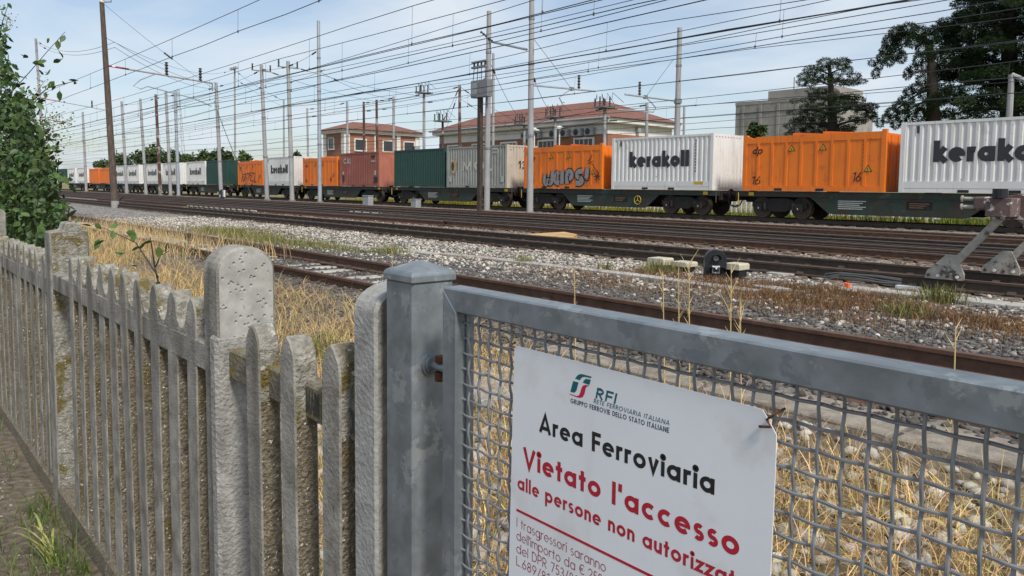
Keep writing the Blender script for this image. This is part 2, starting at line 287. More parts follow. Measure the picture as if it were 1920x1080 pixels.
# ------------------------------------------------------------------ stroke lettering (bold geometric sans)
def arc(cx, cy, rx, ry, a0, a1, n=14): return [(cx+rx*math.cos(math.radians(a0+(a1-a0)*i/n)), cy+ry*math.sin(math.radians(a0+(a1-a0)*i/n))) for i in range(n+1)]
def glyph(c, w):
    h = w/2; xh = .70; Rr = xh/2; r = Rr-h; asc = 1.04; B = None
    full = lambda cx: arc(cx, Rr, r, r, 90, 450, 22)
    if c == ' ': return .34, []
    if c == 'o': return 2*Rr, [full(Rr)]
    if c == 'a': return 2*Rr+.02, [full(Rr), [(2*Rr-h, 0), (2*Rr-h, xh)]]
    if c == 'd': return 2*Rr+.02, [full(Rr), [(2*Rr-h, 0), (2*Rr-h, asc)]]
    if c == 'p': return 2*Rr+.02, [full(Rr), [(h, -.32), (h, xh)]]
    if c == 'b': return 2*Rr+.02, [full(Rr), [(h, 0), (h, asc)]]
    if c == 'g': return 2*Rr+.02, [full(Rr), [(2*Rr-h, xh), (2*Rr-h, -.1)]+arc(Rr, -.08, r, .2, 0, -150, 8)]
    if c == 'e': return 2*Rr, [arc(Rr, Rr, r, r, 0, 316, 20), ('k', .62, [(h*.8, Rr+.005), (2*Rr-h*.1, Rr+.005)])]
    if c == 'c': return 2*Rr*.9, [arc(Rr, Rr, r, r, 48, 312, 18)]
    if c == 'n': return .56, [[(h, 0), (h, xh)], [(h, .3)]+arc(.28, xh-.28+.0, .28-h, .28-h, 180, 0, 10)+[(.56-h, 0)]]
    if c == 'm': return .90, [[(h, 0), (h, xh)], [(h, .35)]+arc(.255, xh-.25, .255-h, .25-h, 180, 0, 8)+[(.51-h, 0)], [(.51-h, .35)]+arc(.645, xh-.25, .255-h, .25-h, 180, 0, 8)+[(.90-h, 0)]]
    if c == 'u': return .56, [[(.56-h, xh), (.56-h, 0)], [(h, xh)]+arc(.28, .28, .28-h, .28-h, 180, 360, 10)+[(.56-h, .4)]]
    if c == 'r': return .38, [[(h, 0), (h, xh)], [(h, .35)]+arc(.30, xh-.24, .30-h, .24-h, 180, 70, 7)]
    if c == 'i': return w, [[(h, 0), (h, xh)], arc(h, .9, h*.62, h*.62, 90, 450, 10)]
    if c == 'l': return w, [[(h, 0), (h, asc)]]
    if c == 't': return .38, [[(.19, 0), (.19, .95)], [(0, xh-h), (.38, xh-h)]]
    if c == 's':
        ww = w*.86; hh = ww/2; ru = (xh-ww)/4; return .45, [('k', .86, arc(.225, xh-hh-ru, .215-hh, ru, 38, 262, 12)+arc(.225, hh+ru, .225-hh, ru, 82, -145, 12))]
    if c == 'v': return .58, [[(h*.9, xh), (.29, h*.3), (.58-h*.9, xh)]]
    if c == 'z': return .50, [[(.02, xh-h), (.46, xh-h), (.05, h), (.50, h)]]
    if c == 'k': return .58, [[(h, 0), (h, asc)], [(.50, xh), (h+.08, .33)], [(.18, .40), (.55, 0)]]
    if c == "'": return w, [[(h, 1.04), (h*.9, .68)]]
    if c == 'A': return .84, [[(h*.8, 0), (.42, 1-h*.2), (.84-h*.8, 0)], [(.22, .27), (.62, .27)]]
    if c == 'V': return .80, [[(h*.8, 1), (.40, h*.2), (.80-h*.8, 1)]]
    if c == 'F': return .54, [[(h, 0), (h, 1)], [(0, 1-h), (.54, 1-h)], [(0, .50), (.50, .50)]]
    if c == 'E': return .54, [[(h, 0), (h, 1)], [(0, 1-h), (.54, 1-h)], [(0, .50), (.52, .50)], [(0, h), (.54, h)]]
    if c == 'L': return .48, [[(h, 0), (h, 1)], [(0, h), (.48, h)]]
    if c == 'I': return w, [[(h, 0), (h, 1)]]
    if c == 'T': return .54, [[(.27, 0), (.27, 1)], [(0, 1-h), (.54, 1-h)]]
    if c == 'D': return .70, [[(h, 0), (h, 1)], [(0, 1-h), (.25, 1-h)]+arc(.25, .5, .45-h, .5-h, 90, -90, 12)+[(0, h)]]
    if c == 'P': return .56, [[(h, 0), (h, 1)], [(0, 1-h), (.28, 1-h)]+arc(.28, .71, .28-h, .29-h, 90, -90, 9)+[(0, .42+h)]]
    if c == 'R': return .60, [[(h, 0), (h, 1)], [(0, 1-h), (.28, 1-h)]+arc(.28, .71, .28-h, .29-h, 90, -90, 9)+[(0, .42+h)], [(.24, .46), (.56-h*.4, 0)]]
    if c == 'O': return 1.0, [arc(.5, .5, .5-h, .5-h, 90, 450, 24)]
    if c == 'G': return .96, [arc(.5, .5, .5-h, .5-h, 45, 345, 20)+[(.92-h, .46)], [(.5, .46), (.96-h, .46)]]
    if c == 'C': return .86, [arc(.5, .5, .5-h, .5-h, 48, 312, 20)]
    if c == 'U': return .66, [[(h, 1)]+arc(.33, .33, .33-h, .33-h, 180, 360, 10)+[(.66-h, 1)]]
    if c == 'S': ru = (1-w)/4; return .56, [arc(.28, 1-h-ru, .26-h, ru, 38, 262, 12)+arc(.28, h+ru, .28-h, ru, 82, -145, 12)]
    if c == 'N': return .74, [[(h, 0), (h, 1)], [(h, 1-h*.5), (.74-h, h*.5)], [(.74-h, 0), (.74-h, 1)]]
    if c == 'M': return .92, [[(h, 0), (h, 1)], [(h, .95), (.46, .2), (.92-h, .95)], [(.92-h, 0), (.92-h, 1)]]
    if c == 'K': return .64, [[(h, 0), (h, 1)], [(.58, 1), (h+.05, .45)], [(.2, .55), (.62, 0)]]
    if c == '/': return .44, [[(.02, -.1), (.42, 1.05)]]
    if c == '.': return w, [[(h, 0), (h, w)]]
    if c == '-': return .3, [[(.02, .38), (.28, .38)]]
    if c == '!': return w, [[(h, .28), (h, 1.04)], [(h, 0), (h, w)]]
    if c == '1': return .32, [[(.32-h, 0), (.32-h, 1), (.02, .82)]]
    if c == '2': return .54, [arc(.27, .72, .27-h, .28-h, 170, -35, 10)+[(.06, h), (.54, h)]]
    if c == '3': return .52, [arc(.24, .74, .24-h, .26-h, 150, -80, 9)+arc(.25, .27, .27-h, .27-h, 85, -150, 10)]
    if c == '4': return .56, [[(.40, 0), (.40, 1), (.03, .26), (.56, .26)]]
    if c == '5': return .52, [[(.48, 1-h), (.14, 1-h), (.10, .56)]+arc(.24, .32, .28-h, .32-h, 120, -140, 10)]
    if c == '6': return .56, [arc(.28, .30, .28-h, .30-h, 90, 450, 14), [(.40, 1), (h+.03, .42)]]
    if c == '7': return .52, [[(.02, 1-h), (.48, 1-h), (.16, 0)]]
    if c == '8': return .54, [arc(.27, .74, .23-h, .26-h, 90, 450, 14), arc(.27, .27, .27-h, .27-h, 90, 450, 14)]
    if c == '9': return .56, [arc(.28, .70, .28-h, .30-h, 90, 450, 14), [(.16, 0), (.56-h-.03, .58)]]
    if c == '0': return .58, [arc(.29, .5, .29-h, .5-h, 90, 450, 18)]
    if c == '€': return .66, [arc(.42, .5, .40-h, .5-h, 50, 310, 16), [(0, .58), (.5, .58)], [(0, .42), (.46, .42)]]
    return .5, [[(h, 0), (h, 1)]]
def stroke_mesh(mb, pts, w, org, ax, ay, nrm, m=0):
    """flat ribbon of width w along a 2D polyline, laid on the plane org + x*ax + y*ay"""
    p = [np.array(q, float) for q in pts]; closed = np.linalg.norm(p[0]-p[-1]) < 1e-6; n = len(p); vs = []
    for i in range(n):
        a = p[i-1] if i > 0 else (p[-2] if closed else None); b = p[i+1] if i < n-1 else (p[1] if closed else None)
        d1 = (p[i]-a)/(np.linalg.norm(p[i]-a)+1e-9) if a is not None else None; d2 = (b-p[i])/(np.linalg.norm(b-p[i])+1e-9) if b is not None else None
        d = d1 if d2 is None else d2 if d1 is None else d1+d2
        d = d/(np.linalg.norm(d)+1e-9); nn = np.array([-d[1], d[0]]); k = 1.0
        if d1 is not None and d2 is not None: k = 1/max(.45, math.sqrt(max(0, (1+d1@d2)/2)))
        vs += [p[i]+nn*w/2*k, p[i]-nn*w/2*k]
    V = [org+ax*q[0]+ay*q[1]+nrm for q in vs]
    mb.add(V, [(2*i, 2*i+1, 2*i+3, 2*i+2) for i in range(n-1)], m)
def lettering(mb, s, x0, x1, base, cap, wt, org=(0, 0, 0), ax=(1, 0, 0), ay=(0, 0, 1), out=(0, -1, 0), sp=.10, shear=0, lift=.0006, m=0):
    """letters of height cap between x0 and x1 (fitted) on a plane"""
    org, ax, ay, out = (np.array(v, float) for v in (org, ax, ay, out)); adv = 0; items = []
    for ch in s:
        g = glyph(ch, wt); items.append((adv, g[1])); adv += g[0]+sp
    tot = adv-sp; kx = cap if x1 is None else (x1-x0)/tot; j = 0
    for a, st in items:
        for pl in st:
            kf = 1.0
            if pl[0] == 'k': kf, pl = pl[1], pl[2]
            j += 1; P = [((a+q[0])*kx+shear*q[1]*cap, q[1]*cap) for q in pl]
            # keep stroke width even when squeezed: strokes are offset in letter space
            stroke_mesh(mb, P, wt*kf*(kx*.5+cap*.5), org+ax*x0+ay*base, ax, ay, out*(lift*(1+.12*(j % 5))), m)
    return mb

# ================================================================== SETTING
def gz(X, Y):
    """ground height"""
    Y = np.asarray(Y, float); X = np.asarray(X, float)
    z = np.interp(Y, [-50, .55, 1.0, 2.6, 3.9, 4.3, 4.8, 5.05, 6.2, 6.6, 33, 36, 500], [-.47, -.45, -.43, -.37, -.27, -.15, -.11, -.19, -.19, -.20, -.21, -.35, -.35])
    near = (np.abs(Y) < 40) & (X > -60)
    return z+np.where(near, .012*np.sin(X*2.3+Y*3.1)+.010*np.sin(X*5.7-Y*4.3), 0)
def ground():
    xs = np.unique(np.concatenate([np.linspace(-3000, -220, 10), np.linspace(-220, -40, 40), np.linspace(-40, -10, 80), np.linspace(-10, 6, 110), np.linspace(6, 60, 14), np.linspace(60, 2500, 8)]))
    ys = np.unique(np.concatenate([np.linspace(-800, -8, 8), np.linspace(-8, 0, 16), np.linspace(0, 5, 60), np.linspace(5, 14, 60), np.linspace(14, 40, 30), np.linspace(40, 220, 12), np.linspace(220, 3500, 9)]))
    GX, GY = np.meshgrid(xs, ys, indexing='ij'); V = np.stack([GX, GY, gz(GX, GY)], 2).reshape(-1, 3); ny = len(ys)
    i, j = np.meshgrid(np.arange(len(xs)-1), np.arange(ny-1), indexing='ij'); a = (i*ny+j).ravel()
    Q = np.stack([a, a+ny, a+ny+1, a+1], 1)
    m = bpy.data.materials.new('ground_soil'); m.use_nodes = True; t = m.node_tree; b = t.nodes['Principled BSDF']; L = t.links.new
    def A(ty, **k):
        n = t.nodes.new(ty)
        for q, v in k.items(): setattr(n, q, v)
        return n
    g = A('ShaderNodeNewGeometry'); sp = A('ShaderNodeSeparateXYZ'); L(g.outputs['Position'], sp.inputs[0])
    wob = A('ShaderNodeTexNoise'); wob.inputs['Scale'].default_value = .55; wob.inputs['Detail'].default_value = 5; L(g.outputs['Position'], wob.inputs['Vector'])
    wm = A('ShaderNodeMath', operation='MULTIPLY_ADD'); wm.inputs[1].default_value = 2.0; wm.inputs[2].default_value = -1.0; L(wob.outputs[0], wm.inputs[0])
    ya = A('ShaderNodeMath', operation='ADD'); L(sp.outputs[1], ya.inputs[0]); L(wm.outputs[0], ya.inputs[1])
    fine = A('ShaderNodeTexVoronoi'); fine.inputs['Scale'].default_value = 17; L(g.outputs['Position'], fine.inputs['Vector'])
    cn_ = A('ShaderNodeTexNoise'); cn_.inputs['Scale'].default_value = 30; cn_.inputs['Detail'].default_value = 4; L(g.outputs['Position'], cn_.inputs['Vector'])
    def two(c1, c2):
        r = A('ShaderNodeValToRGB'); r.color_ramp.elements[0].color = (*c1, 1); r.color_ramp.elements[1].color = (*c2, 1); r.color_ramp.elements[0].position = .25; r.color_ramp.elements[1].position = .75; return r
    def pebbles(c1, c2):
        r = two(c1, c2); s2 = A('ShaderNodeSeparateColor'); L(fine.outputs['Color'], s2.inputs[0]); L(s2.outputs[0], r.inputs[0]); return r.outputs[0]
    dirt = two((.075, .058, .042), (.17, .135, .10)); L(cn_.outputs[0], dirt.inputs[0])
    straw = two((.11, .085, .05), (.26, .20, .12)); L(cn_.outputs[0], straw.inputs[0])
    zones = [(.9, dirt.outputs[0]), (4.2, straw.outputs[0]), (8.0, pebbles((.04, .038, .036), (.17, .155, .14))), (11.3, pebbles((.05, .045, .04), (.34, .32, .29))),
             (32.5, pebbles((.07, .05, .04), (.33, .29, .25)))]
    gr = two((.09, .10, .03), (.28, .22, .10)); n3 = A('ShaderNodeTexNoise'); n3.inputs['Scale'].default_value = .16; n3.inputs['Detail'].default_value = 6; L(g.outputs['Position'], n3.inputs['Vector']); L(n3.outputs[0], gr.inputs[0])
    cur = zones[0][1]
    for k in range(1, len(zones)+1):
        nx = zones[k][1] if k < len(zones) else gr.outputs[0]; e = zones[k-1][0]; soft = .08 if k == 1 else .6
        mr = A('ShaderNodeMapRange'); mr.inputs[1].default_value = e-soft; mr.inputs[2].default_value = e+soft; L((sp.outputs[1] if k in (1, 5) else ya.outputs[0]), mr.inputs[0])
        mm = A('ShaderNodeMix', data_type='RGBA'); L(mr.outputs[0], mm.inputs[0]); L(cur, mm.inputs[6]); L(nx, mm.inputs[7]); cur = mm.outputs[2]
    L(cur, b.inputs['Base Color']); b.inputs['Roughness'].default_value = .95
    bp = A('ShaderNodeBump'); bp.inputs['Strength'].default_value = .8; bp.inputs['Distance'].default_value = .03; L(fine.outputs[0], bp.inputs['Height']); L(bp.outputs[0], b.inputs['Normal'])
    o = np_mesh('ground', V, quads=Q, material=m); o['kind'] = 'structure'; return o
ground()

# ---- railway tracks: rails, sleepers and clips
def rail_profile(y): # head at z=0
    return [(y-.07, -.17), (y+.07, -.17), (y+.07, -.155), (y+.01, -.135), (y+.01, -.045), (y+.036, -.035), (y+.036, -.004), (y+.028, 0), (y-.028, 0), (y-.036, -.004), (y-.036, -.035), (y-.01, -.045), (y-.01, -.135), (y-.07, -.155)]
def rail(y, x0, x1, parent, mats, step=60):
    mb = MB(); pr = rail_profile(y); sides = [0]*len(pr); sides[7] = 1; sides[6] = sides[8] = 1
    xs = np.linspace(x0, x1, 3)
    mb.prism(pr, 'x', x0, x1, 0, sides); return mb.build('rail', mats, parent)
TRACKS = [  # name label, near rail Y, far rail Y, x range, rail material, sleeper material, sleeper x range
    ('rusty brown railway track nearest the concrete fence, with pale sleepers', 4.93, 6.39, (-170, 9), [RAILR, RAILR], SLEEP, (-34, -6.6)),
    ('dark railway track that ends at the buffer stop', 11.72, 13.20, (-190, 9), [RAILD, RAILR], SLEEPB, (-46, 4)),
    ('railway track with bright running surface, just beyond the buffer stop track', 16.10, 17.62, (-200, 12), [RAILR, RAILT], SLEEPB, (-60, 4)),
    ('dark railway track between the bright rails and the pale sleepers', 19.0, 20.45, (-200, 14), [RAILD, RAILW], SLEEPB, (-60, 4)),
    ('railway track on pale concrete sleepers, next but one to the train', 22.9, 24.45, (-200, 16), [RAILR, RAILW], SLEEP, (-95, 6)),
    ('railway track that the container train stands on', 29.95, 31.45, (-240, 24), [RAILD, RAILD], SLEEPB, (-90, 8)),
]
for lab, ya, yb, (xa, xb), rm, sm, (sa, sb) in TRACKS:
    t = thing('railway_track', lab, 'track', ((xa+xb)/2, (ya+yb)/2, -.17), 'railway tracks in the yard')
    rail(ya, xa, xb, t, rm); rail(yb, xa, xb, t, rm)
    yc = (ya+yb)/2; first = None; clip = None; n = int((sb-sa)/.6)
    for k in range(min(n, 180)):
        x = sb-k*.6+random.uniform(-.03, .03)
        if first is None:
            mb = MB(); mb.prism([(-.14, -.36), (.14, -.36), (.125, -.172), (-.125, -.172)], 'y', -1.2, 1.2)
            first = mb.build('sleeper', sm, None, bevel=.012); first.parent = t; first.location = Vector((x, yc, 0))-t.location; s_ = first
            mc = MB(); mc.prism([(-.11, -.172), (-.045, -.172), (-.03, -.135), (-.05, -.105), (-.085, -.10), (-.115, -.14)], 'x', -.05, .05)
            clip = mc.build('rail_clip', RAILD, None); clip.parent = first; clip.location = (0, ya-yc, 0); c2 = dup(clip, first, (0, yb-yc, 0))
        else:
            s_ = dup(first, t, Vector((x, yc, 0))-t.location); 
            if k < 90: dup(clip, s_, (0, ya-yc, 0)); dup(clip, s_, (0, yb-yc, 0))
        s_.rotation_euler.z = random.uniform(-.012, .012); s_.location.z += random.uniform(-.02, .004)
# switch blades in the turnout between the bright track and its neighbour
for (xa, ya, xb, yb, lab) in ((-46, 17.0, 4, 16.75, 'tapered switch blade rail lying inside the bright railway track'), (-70, 15.45, -22, 16.0, 'rusty switch rail curving towards the bright track, left of the yellow plank'), (-30, 18.3, 8, 18.25, 'dark check rail between the bright track and its farther neighbour')):
    mb = MB(); n = 12; pr = rail_profile(0)
    for i in range(n):
        t0, t1 = i/n, (i+1)/n; f = lambda t: (xa+(xb-xa)*t, ya+(yb-ya)*t*t)
        (x0, y0), (x1, y1) = f(t0), f(t1); vs = [(x0, y0+p[0], p[1]-.012) for p in pr]+[(x1, y1+p[0], p[1]-.012) for p in pr]; q = len(pr)
        mb.add(vs, [(k, q+k, q+(k+1) % q, (k+1) % q) for k in range(q)], 0)
    o = mb.build('switch_rail', RAILR if 'rusty' in lab else RAILD, None, loc=((xa+xb)/2, (ya+yb)/2, -.17)); tag(o, lab, 'rail')
# white stretcher tubes of the point gear
for (x0, x1, y, lab) in ((-33.5, -28.0, 18.62, 'pale banded point rodding tube near the two tall grey masts'), (-46, -36, 14.9, 'long pale point rodding with dark clamps beside the green weeds')):
    t = thing('point_rodding', lab, 'rod', ((x0+x1)/2, y, -.13)); mb = MB(); mb.tube([(x0, y, -.07), (x1, y, -.07)], .04, 8); mb.build('tube', SLEEP, t)
    nb = int((x1-x0)/.8)
    for k in range(nb): MB().box((x0+.4+k*.8, y-.075, -.2), (x0+.52+k*.8, y+.075, .02)).build('clamp', RAILD, t)
# cable trough lids (pale concrete strip) and the near walkway slabs
t = thing('cable_trough', 'long pale concrete cable trough running between the nearest track and the pale ballast', 'cable trough', (-12, 9.2, -.22))
pts = [(-21.5, 8.15), (-16.1, 8.72), (-11.6, 9.34), (-7.8, 9.46), (-5.6, 9.36)]
for i in range(len(pts)-1):
    (xa, ya), (xb, yb) = pts[i], pts[i+1]; n = max(1, int((xb-xa)/1.0))
    for k in range(n):
        p0 = np.array([xa+(xb-xa)*k/n+.01, ya+(yb-ya)*k/n]); p1 = np.array([xa+(xb-xa)*(k+1)/n-.01, ya+(yb-ya)*(k+1)/n]); z = -.185+random.uniform(-.012, .012)
        MB().bar((*p0, z), (*p1, z+random.uniform(-.01, .01)), .26, .07).build('trough_lid', SLEEP, t, bevel=.008)
t = thing('cable_trough', 'short pale concrete trough lids in the russet weeds in front of the buffer stop', 'cable trough', (-3, 10.9, -.22))
for k in range(4): MB().bar((-5.0+k*1.02, 10.75+.03*k, -.185), (-4.0+k*1.02, 10.78+.03*k, -.18+random.uniform(-.01, .01)), .34, .07).build('trough_lid', SLEEP, t, bevel=.008)
def slab(poly, z, th, lab, m, cat='slab'):
    mb = MB(); c = np.mean(np.array(poly), 0); mb.prism(poly, 'z', z-th, z); o = mb.build('concrete_slab', m, None, bevel=.01, loc=(c[0], c[1], z-th)); return tag(o, lab, cat)
slab([(-5.05, 3.42), (-4.0, 3.2), (-3.72, 3.98), (-4.9, 4.18)], -.235, .14, 'whitish concrete slab seen through the mesh just left of the sign', CONC_L)
slab([(-2.95, 4.30), (-1.72, 4.28), (-1.70, 4.74), (-2.98, 4.76)], -.118, .12, 'weathered beige concrete slab behind the mesh, right of the sign', SLABM)
slab([(-1.68, 4.27), (-.3, 4.30), (-.28, 4.72), (-1.66, 4.74)], -.122, .12, 'weathered beige concrete slab behind the mesh at the right edge', SLABM)
slab([(-4.6, 4.34), (-3.0, 4.31), (-3.03, 4.76), (-4.65, 4.78)], -.124, .12, 'weathered beige concrete slab seen above the top edge of the sign', SLABM)

# ================================================================== CONCRETE FENCE
FY = .75
def pale_mesh(wd, tip, bot, depth, name='pale'):
    hw = wd/2; sh = tip-.062
    pr = [(-hw, bot), (hw, bot), (hw, sh), (hw*.86, sh+.026), (hw*.45, tip-.012), (0, tip), (-hw*.45, tip-.012), (-hw*.86, sh+.026), (-hw, sh)]
    mb = MB(); sides = [1, 1, 2, 2, 2, 2, 2, 2, 1]
    # split side faces so that the tip carries lichen and the shaft shows aggregate
    z1 = sh-.13; pr2 = [(-hw, bot), (hw, bot), (hw, z1)]+pr[2:]+[(-hw, z1)]
    mb.prism(pr2, 'y', 0, depth, 0, [1, 1, 2, 2, 2, 2, 2, 2, 2, 2, 1])
    return mb
def fence_panel(lab, xs, tip, wd, rail_y, rail_z, x0, x1, flush, ptop):
    t = thing('concrete_fence', lab, 'fence', ((x0+x1)/2, FY+.03, -.5), 'lengths of concrete fence')
    first = None; xs = sorted(xs)
    for k, x in enumerate(xs):
        if first is None:
            o = pale_mesh(wd, tip, ptop-.02, .058).build('pale', [CONC, AGG, LICH], None, bevel=.004); o.parent = t; first = o
        else: o = dup(first, t)
        o.location = Vector((x, FY+random.uniform(-.002, .002), random.uniform(-.014, .005)))-t.location; o.rotation_euler = (random.uniform(-.006, .006), random.uniform(-.009, .009), random.uniform(-.05, .05))
        o.scale = (random.uniform(.92, 1.08), random.uniform(.95, 1.05), 1)
    mb = MB(); za, zb = rail_z; d0 = .0015 if flush else .022
    mb.box((x0, FY+d0, za), (x1, FY+.075, zb)); mb.build('top_rail', [MOSS if not flush else CONC], t, bevel=.006)
    if flush:   # webs that rise between the pales
        for a, b in zip(xs[:-1], xs[1:]):
            mw = MB(); a2, b2 = a+wd/2-.004, b-wd/2+.004; c = (a2+b2)/2
            mw.prism([(a2, zb-.004), (b2, zb-.004), (b2, zb+.062), (b2-.012, zb+.035), (c+.016, zb+.012), (c-.016, zb+.012), (a2+.012, zb+.035), (a2, zb+.062)], 'y', FY+.003, FY+.055); mw.build('rail_web', LICH, t)
    MB().box((x0, FY+.002, -.16), (x1, FY+.07, -.08)).build('bottom_rail', CONC, t, bevel=.006) if not flush else None
    mb = MB(); mb.box((x0, FY-.012, -.56), (x1, FY+.09, ptop)); mb.build('plinth', [AGG], t, bevel=.01)
    return t
XS2 = [-3.961+.1826*i for i in range(10)]; XS1 = [-4.63-.19*i for i in range(13)]; XS3 = [-1.841, -1.642, -1.44]
fence_panel('long grey concrete paling panel between the mossy flat post and the tall rounded post', XS2, .902, .088, FY, (.690, .775), -4.37, -2.19, True, -.325)
fence_panel('concrete paling panel farthest left, behind the mossy flat post', XS1, .868, .088, FY, (.655, .74), -7.04, -4.50, True, -.335)
p3 = fence_panel('short concrete paling panel with three pales next to the gate post', XS3, .895, .082, FY, (.693, .776), -2.07, -1.34, False, -.36)
# raised cast letters on the rail of the short panel
mb = MB(); org = (0, FY+.0218, 0)
lettering(mb, 'OMARI', -1.622, -1.535, .708, .055, .17, org, sp=.16); lettering(mb, 'TTI', -1.524, -1.487, .708, .055, .17, org, sp=.2); lettering(mb, 'OLEC', -1.398, -1.337, .708, .055, .20, org, sp=.15)
mb.build('cast_lettering', mat('letter_dark', (.06, .055, .045), .95, var=.3, scale=60), p3)
def concrete_post(lab, x0, x1, top, shoulder, depth, arch, mats, y0=FY-.004, lean=0):
    """post with its broad face towards +X; arch = rounded top seen from the side"""
    t = thing('concrete_fence_post', lab, 'post', ((x0+x1)/2, y0+depth/2, -.5), 'concrete fence posts')
    if arch: pr = [(y0, -.6), (y0+depth, -.6), (y0+depth, shoulder)]+[(y0+depth/2+depth/2*math.cos(a), shoulder+(top-shoulder)*math.sin(a)) for a in np.linspace(.15, math.pi-.15, 13)]+[(y0, shoulder)]
    else: pr = [(y0, -.6), (y0+depth, -.6), (y0+depth, shoulder), (y0+depth*.86, shoulder+.006), (y0+depth*.80, top-.012), (y0+depth*.6, top), (y0+depth*.42, top-.004), (y0+depth*.36, shoulder+.004), (y0, shoulder-.004)]
    mb = MB(); n = len(pr); zc = .84
    mb.prism(pr, 'x', x0, x1, 1, [2]*n)
    mb.m[0] = 1; mb.m[1] = 1; o = mb.build('shaft', [mats[0], mats[1], mats[0]], t, bevel=.006)
    return t
MORT = mat('mortar', (.30, .29, .27), .95, var=.35, scale=30, bump=.6, bscale=85, stretch=(1, 1, .5))
pa = concrete_post('tall concrete post with rounded pitted top in the middle of the fence', -2.186, -2.077, 1.057, .985, .165, True, [CONC, PIT])
MB().box((-2.13, FY-.012, -.5), (-2.0745, FY+.125, .815)).build('mortar_patch', MORT, pa, bevel=.012)
concrete_post('smooth concrete post with rounded top against the galvanised gate post', -1.334, -1.248, 1.036, .985, .165, True, [CONC_L, CONC])  # broad faces in darker concrete: shade beside the gate post put into the colour
pb = concrete_post('mossy flat-topped concrete post between the two long paling panels', -4.515, -4.375, 1.03, .985, .175, False, [CONC, LICH])
concrete_post('grey concrete post at the left edge of the picture', -7.18, -7.04, 1.03, .985, .165, True, [CONC, CONC])

# ================================================================== GATE AND GATE POST
gp = thing('gate_post', 'square galvanised steel gate post with pyramid cap', 'post', (-1.17, FY+.045, -.5))
gx0, gx1, gy0, gy1 = -1.217, -1.126, FY, FY+.091
MB().box((gx0, gy0, -.55), (gx1, gy1, 1.058)).build('shaft', GALV, gp, bevel=.004)
e = .004; c = ((gx0+gx1)/2, (gy0+gy1)/2)
mb = MB(); vs = []
for z, q in ((1.056, e), (1.070, e), (1.076, e-.004)): vs += [(gx0-q, gy0-q, z), (gx1+q, gy0-q, z), (gx1+q, gy1+q, z), (gx0-q, gy1+q, z)]
vs += [(c[0]-.004, c[1]-.004, 1.092), (c[0]+.004, c[1]-.004, 1.092), (c[0]+.004, c[1]+.004, 1.092), (c[0]-.004, c[1]+.004, 1.092)]
fs = [(3, 2, 1, 0)]+[(4*l+k, 4*l+(k+1) % 4, 4*l+4+(k+1) % 4, 4*l+4+k) for l in range(3) for k in range(4)]+[(12, 13, 14, 15)]
mb.add(vs, fs); mb.build('cap', GALV, gp, bevel=.002)
def hinge(z, parent):
    y = FY+.040
    mb = MB(); mb.tube([(gx1-.004, y, z), (gx1+.004, y, z)], .022, 14); mb.tube([(gx1+.004, y, z), (gx1+.010, y, z)], .017, 12); h = mb.build('hinge_weld', GALV, parent, smooth=True)
    mb = MB(); mb.tube([(gx1+.006, y, z), (gx1+.052, y, z)], .0085, 12); mb.build('hinge_bolt', GALV, parent, smooth=True)
    MB().tube([(gx1+.030, y, z-.025), (gx1+.030, y, z-.009)], .011, 10).tube([(gx1+.030, y, z+.009), (gx1+.030, y, z+.02)], .011, 10).build('hinge_nut', RUST, parent, smooth=True)
hinge(.905, gp); hinge(-.15, gp)
g = thing('mesh_gate', 'galvanised steel gate with crimped wire mesh and the white sign', 'gate', (-.36, FY+.02, -.42))
G0, G1, TU, GT, GB = -1.037, .40, .0395, 1.0605, -.40
GD = .040
MB().prism([(G0, GT), (G0+TU, GT-TU), (G1-TU, GT-TU), (G1, GT)], 'y', FY, FY+GD).build('top_rail', GALV, g, bevel=.0025)
MB().prism([(G0, GB), (G0+TU, GB+TU), (G0+TU, GT-TU), (G0, GT)], 'y', FY, FY+GD).build('hinge_stile', GALV, g, bevel=.0025)
MB().prism([(G1, GB), (G1-TU, GB+TU), (G1-TU, GT-TU), (G1, GT)], 'y', FY, FY+GD).build('latch_stile', GALV, g, bevel=.0025)
MB().prism([(G0, GB), (G0+TU, GB+TU), (G1-TU, GB+TU), (G1, GB)], 'y', FY, FY+GD).build('bottom_rail', GALV, g, bevel=.0025)
MY = FY+.0155; PX, PZ = .0262, .0262; RW = .0022; AMP = .0021
MB().box((G0+TU+.0005, FY+.020, GB+TU), (G0+TU+.004, FY+.034, GT-TU)).build('clamp_bar', GALV, g)
def crimped(horizontal, phase, L0, L1):
    n = int(round((L1-L0)/(PX/4))); pts = []
    for i in range(n+1):
        s = L0+(L1-L0)*i/n; d = AMP*math.cos(math.pi*(s-phase)/PX); pts.append((s, MY+d, 0) if horizontal else (0, MY+d, s))
    return pts
xv0 = -.404-PX*60; zv0 = .952-PZ*80; first = {}
nv = 0
x = G0+TU+.006
k0 = math.ceil((G0+TU+.004-(-.404))/PX); k1 = math.floor((G1-TU-.004-(-.404))/PX)
j0 = math.ceil((GB+TU+.003-.951)/PZ); j1 = math.floor((GT-TU-.003-.951)/PZ)
for k in range(k0, k1+1):
    par = k % 2
    if par not in first: 
        o = MB().tube(crimped(False, .951+PZ*par, GB+TU-.004, GT-TU+.004), RW, 6).build('vertical_wire', WIREM, None, smooth=True); o.parent = g; first[par] = o
    else: o = dup(first[par], g)
    o.location = Vector((-.404+PX*k, 0, 0))-g.location
first = {}
for j in range(j0, j1+1):
    par = j % 2
    if par not in first:
        o = MB().tube(crimped(True, -.404+PX*(par+1), G0+TU-.004, G1-TU+.004), RW, 6).build('horizontal_wire', WIREM, None, smooth=True); o.parent = g; first[par] = o
    else: o = dup(first[par], g)
    o.location = Vector((0, 0, .951+PZ*j))-g.location
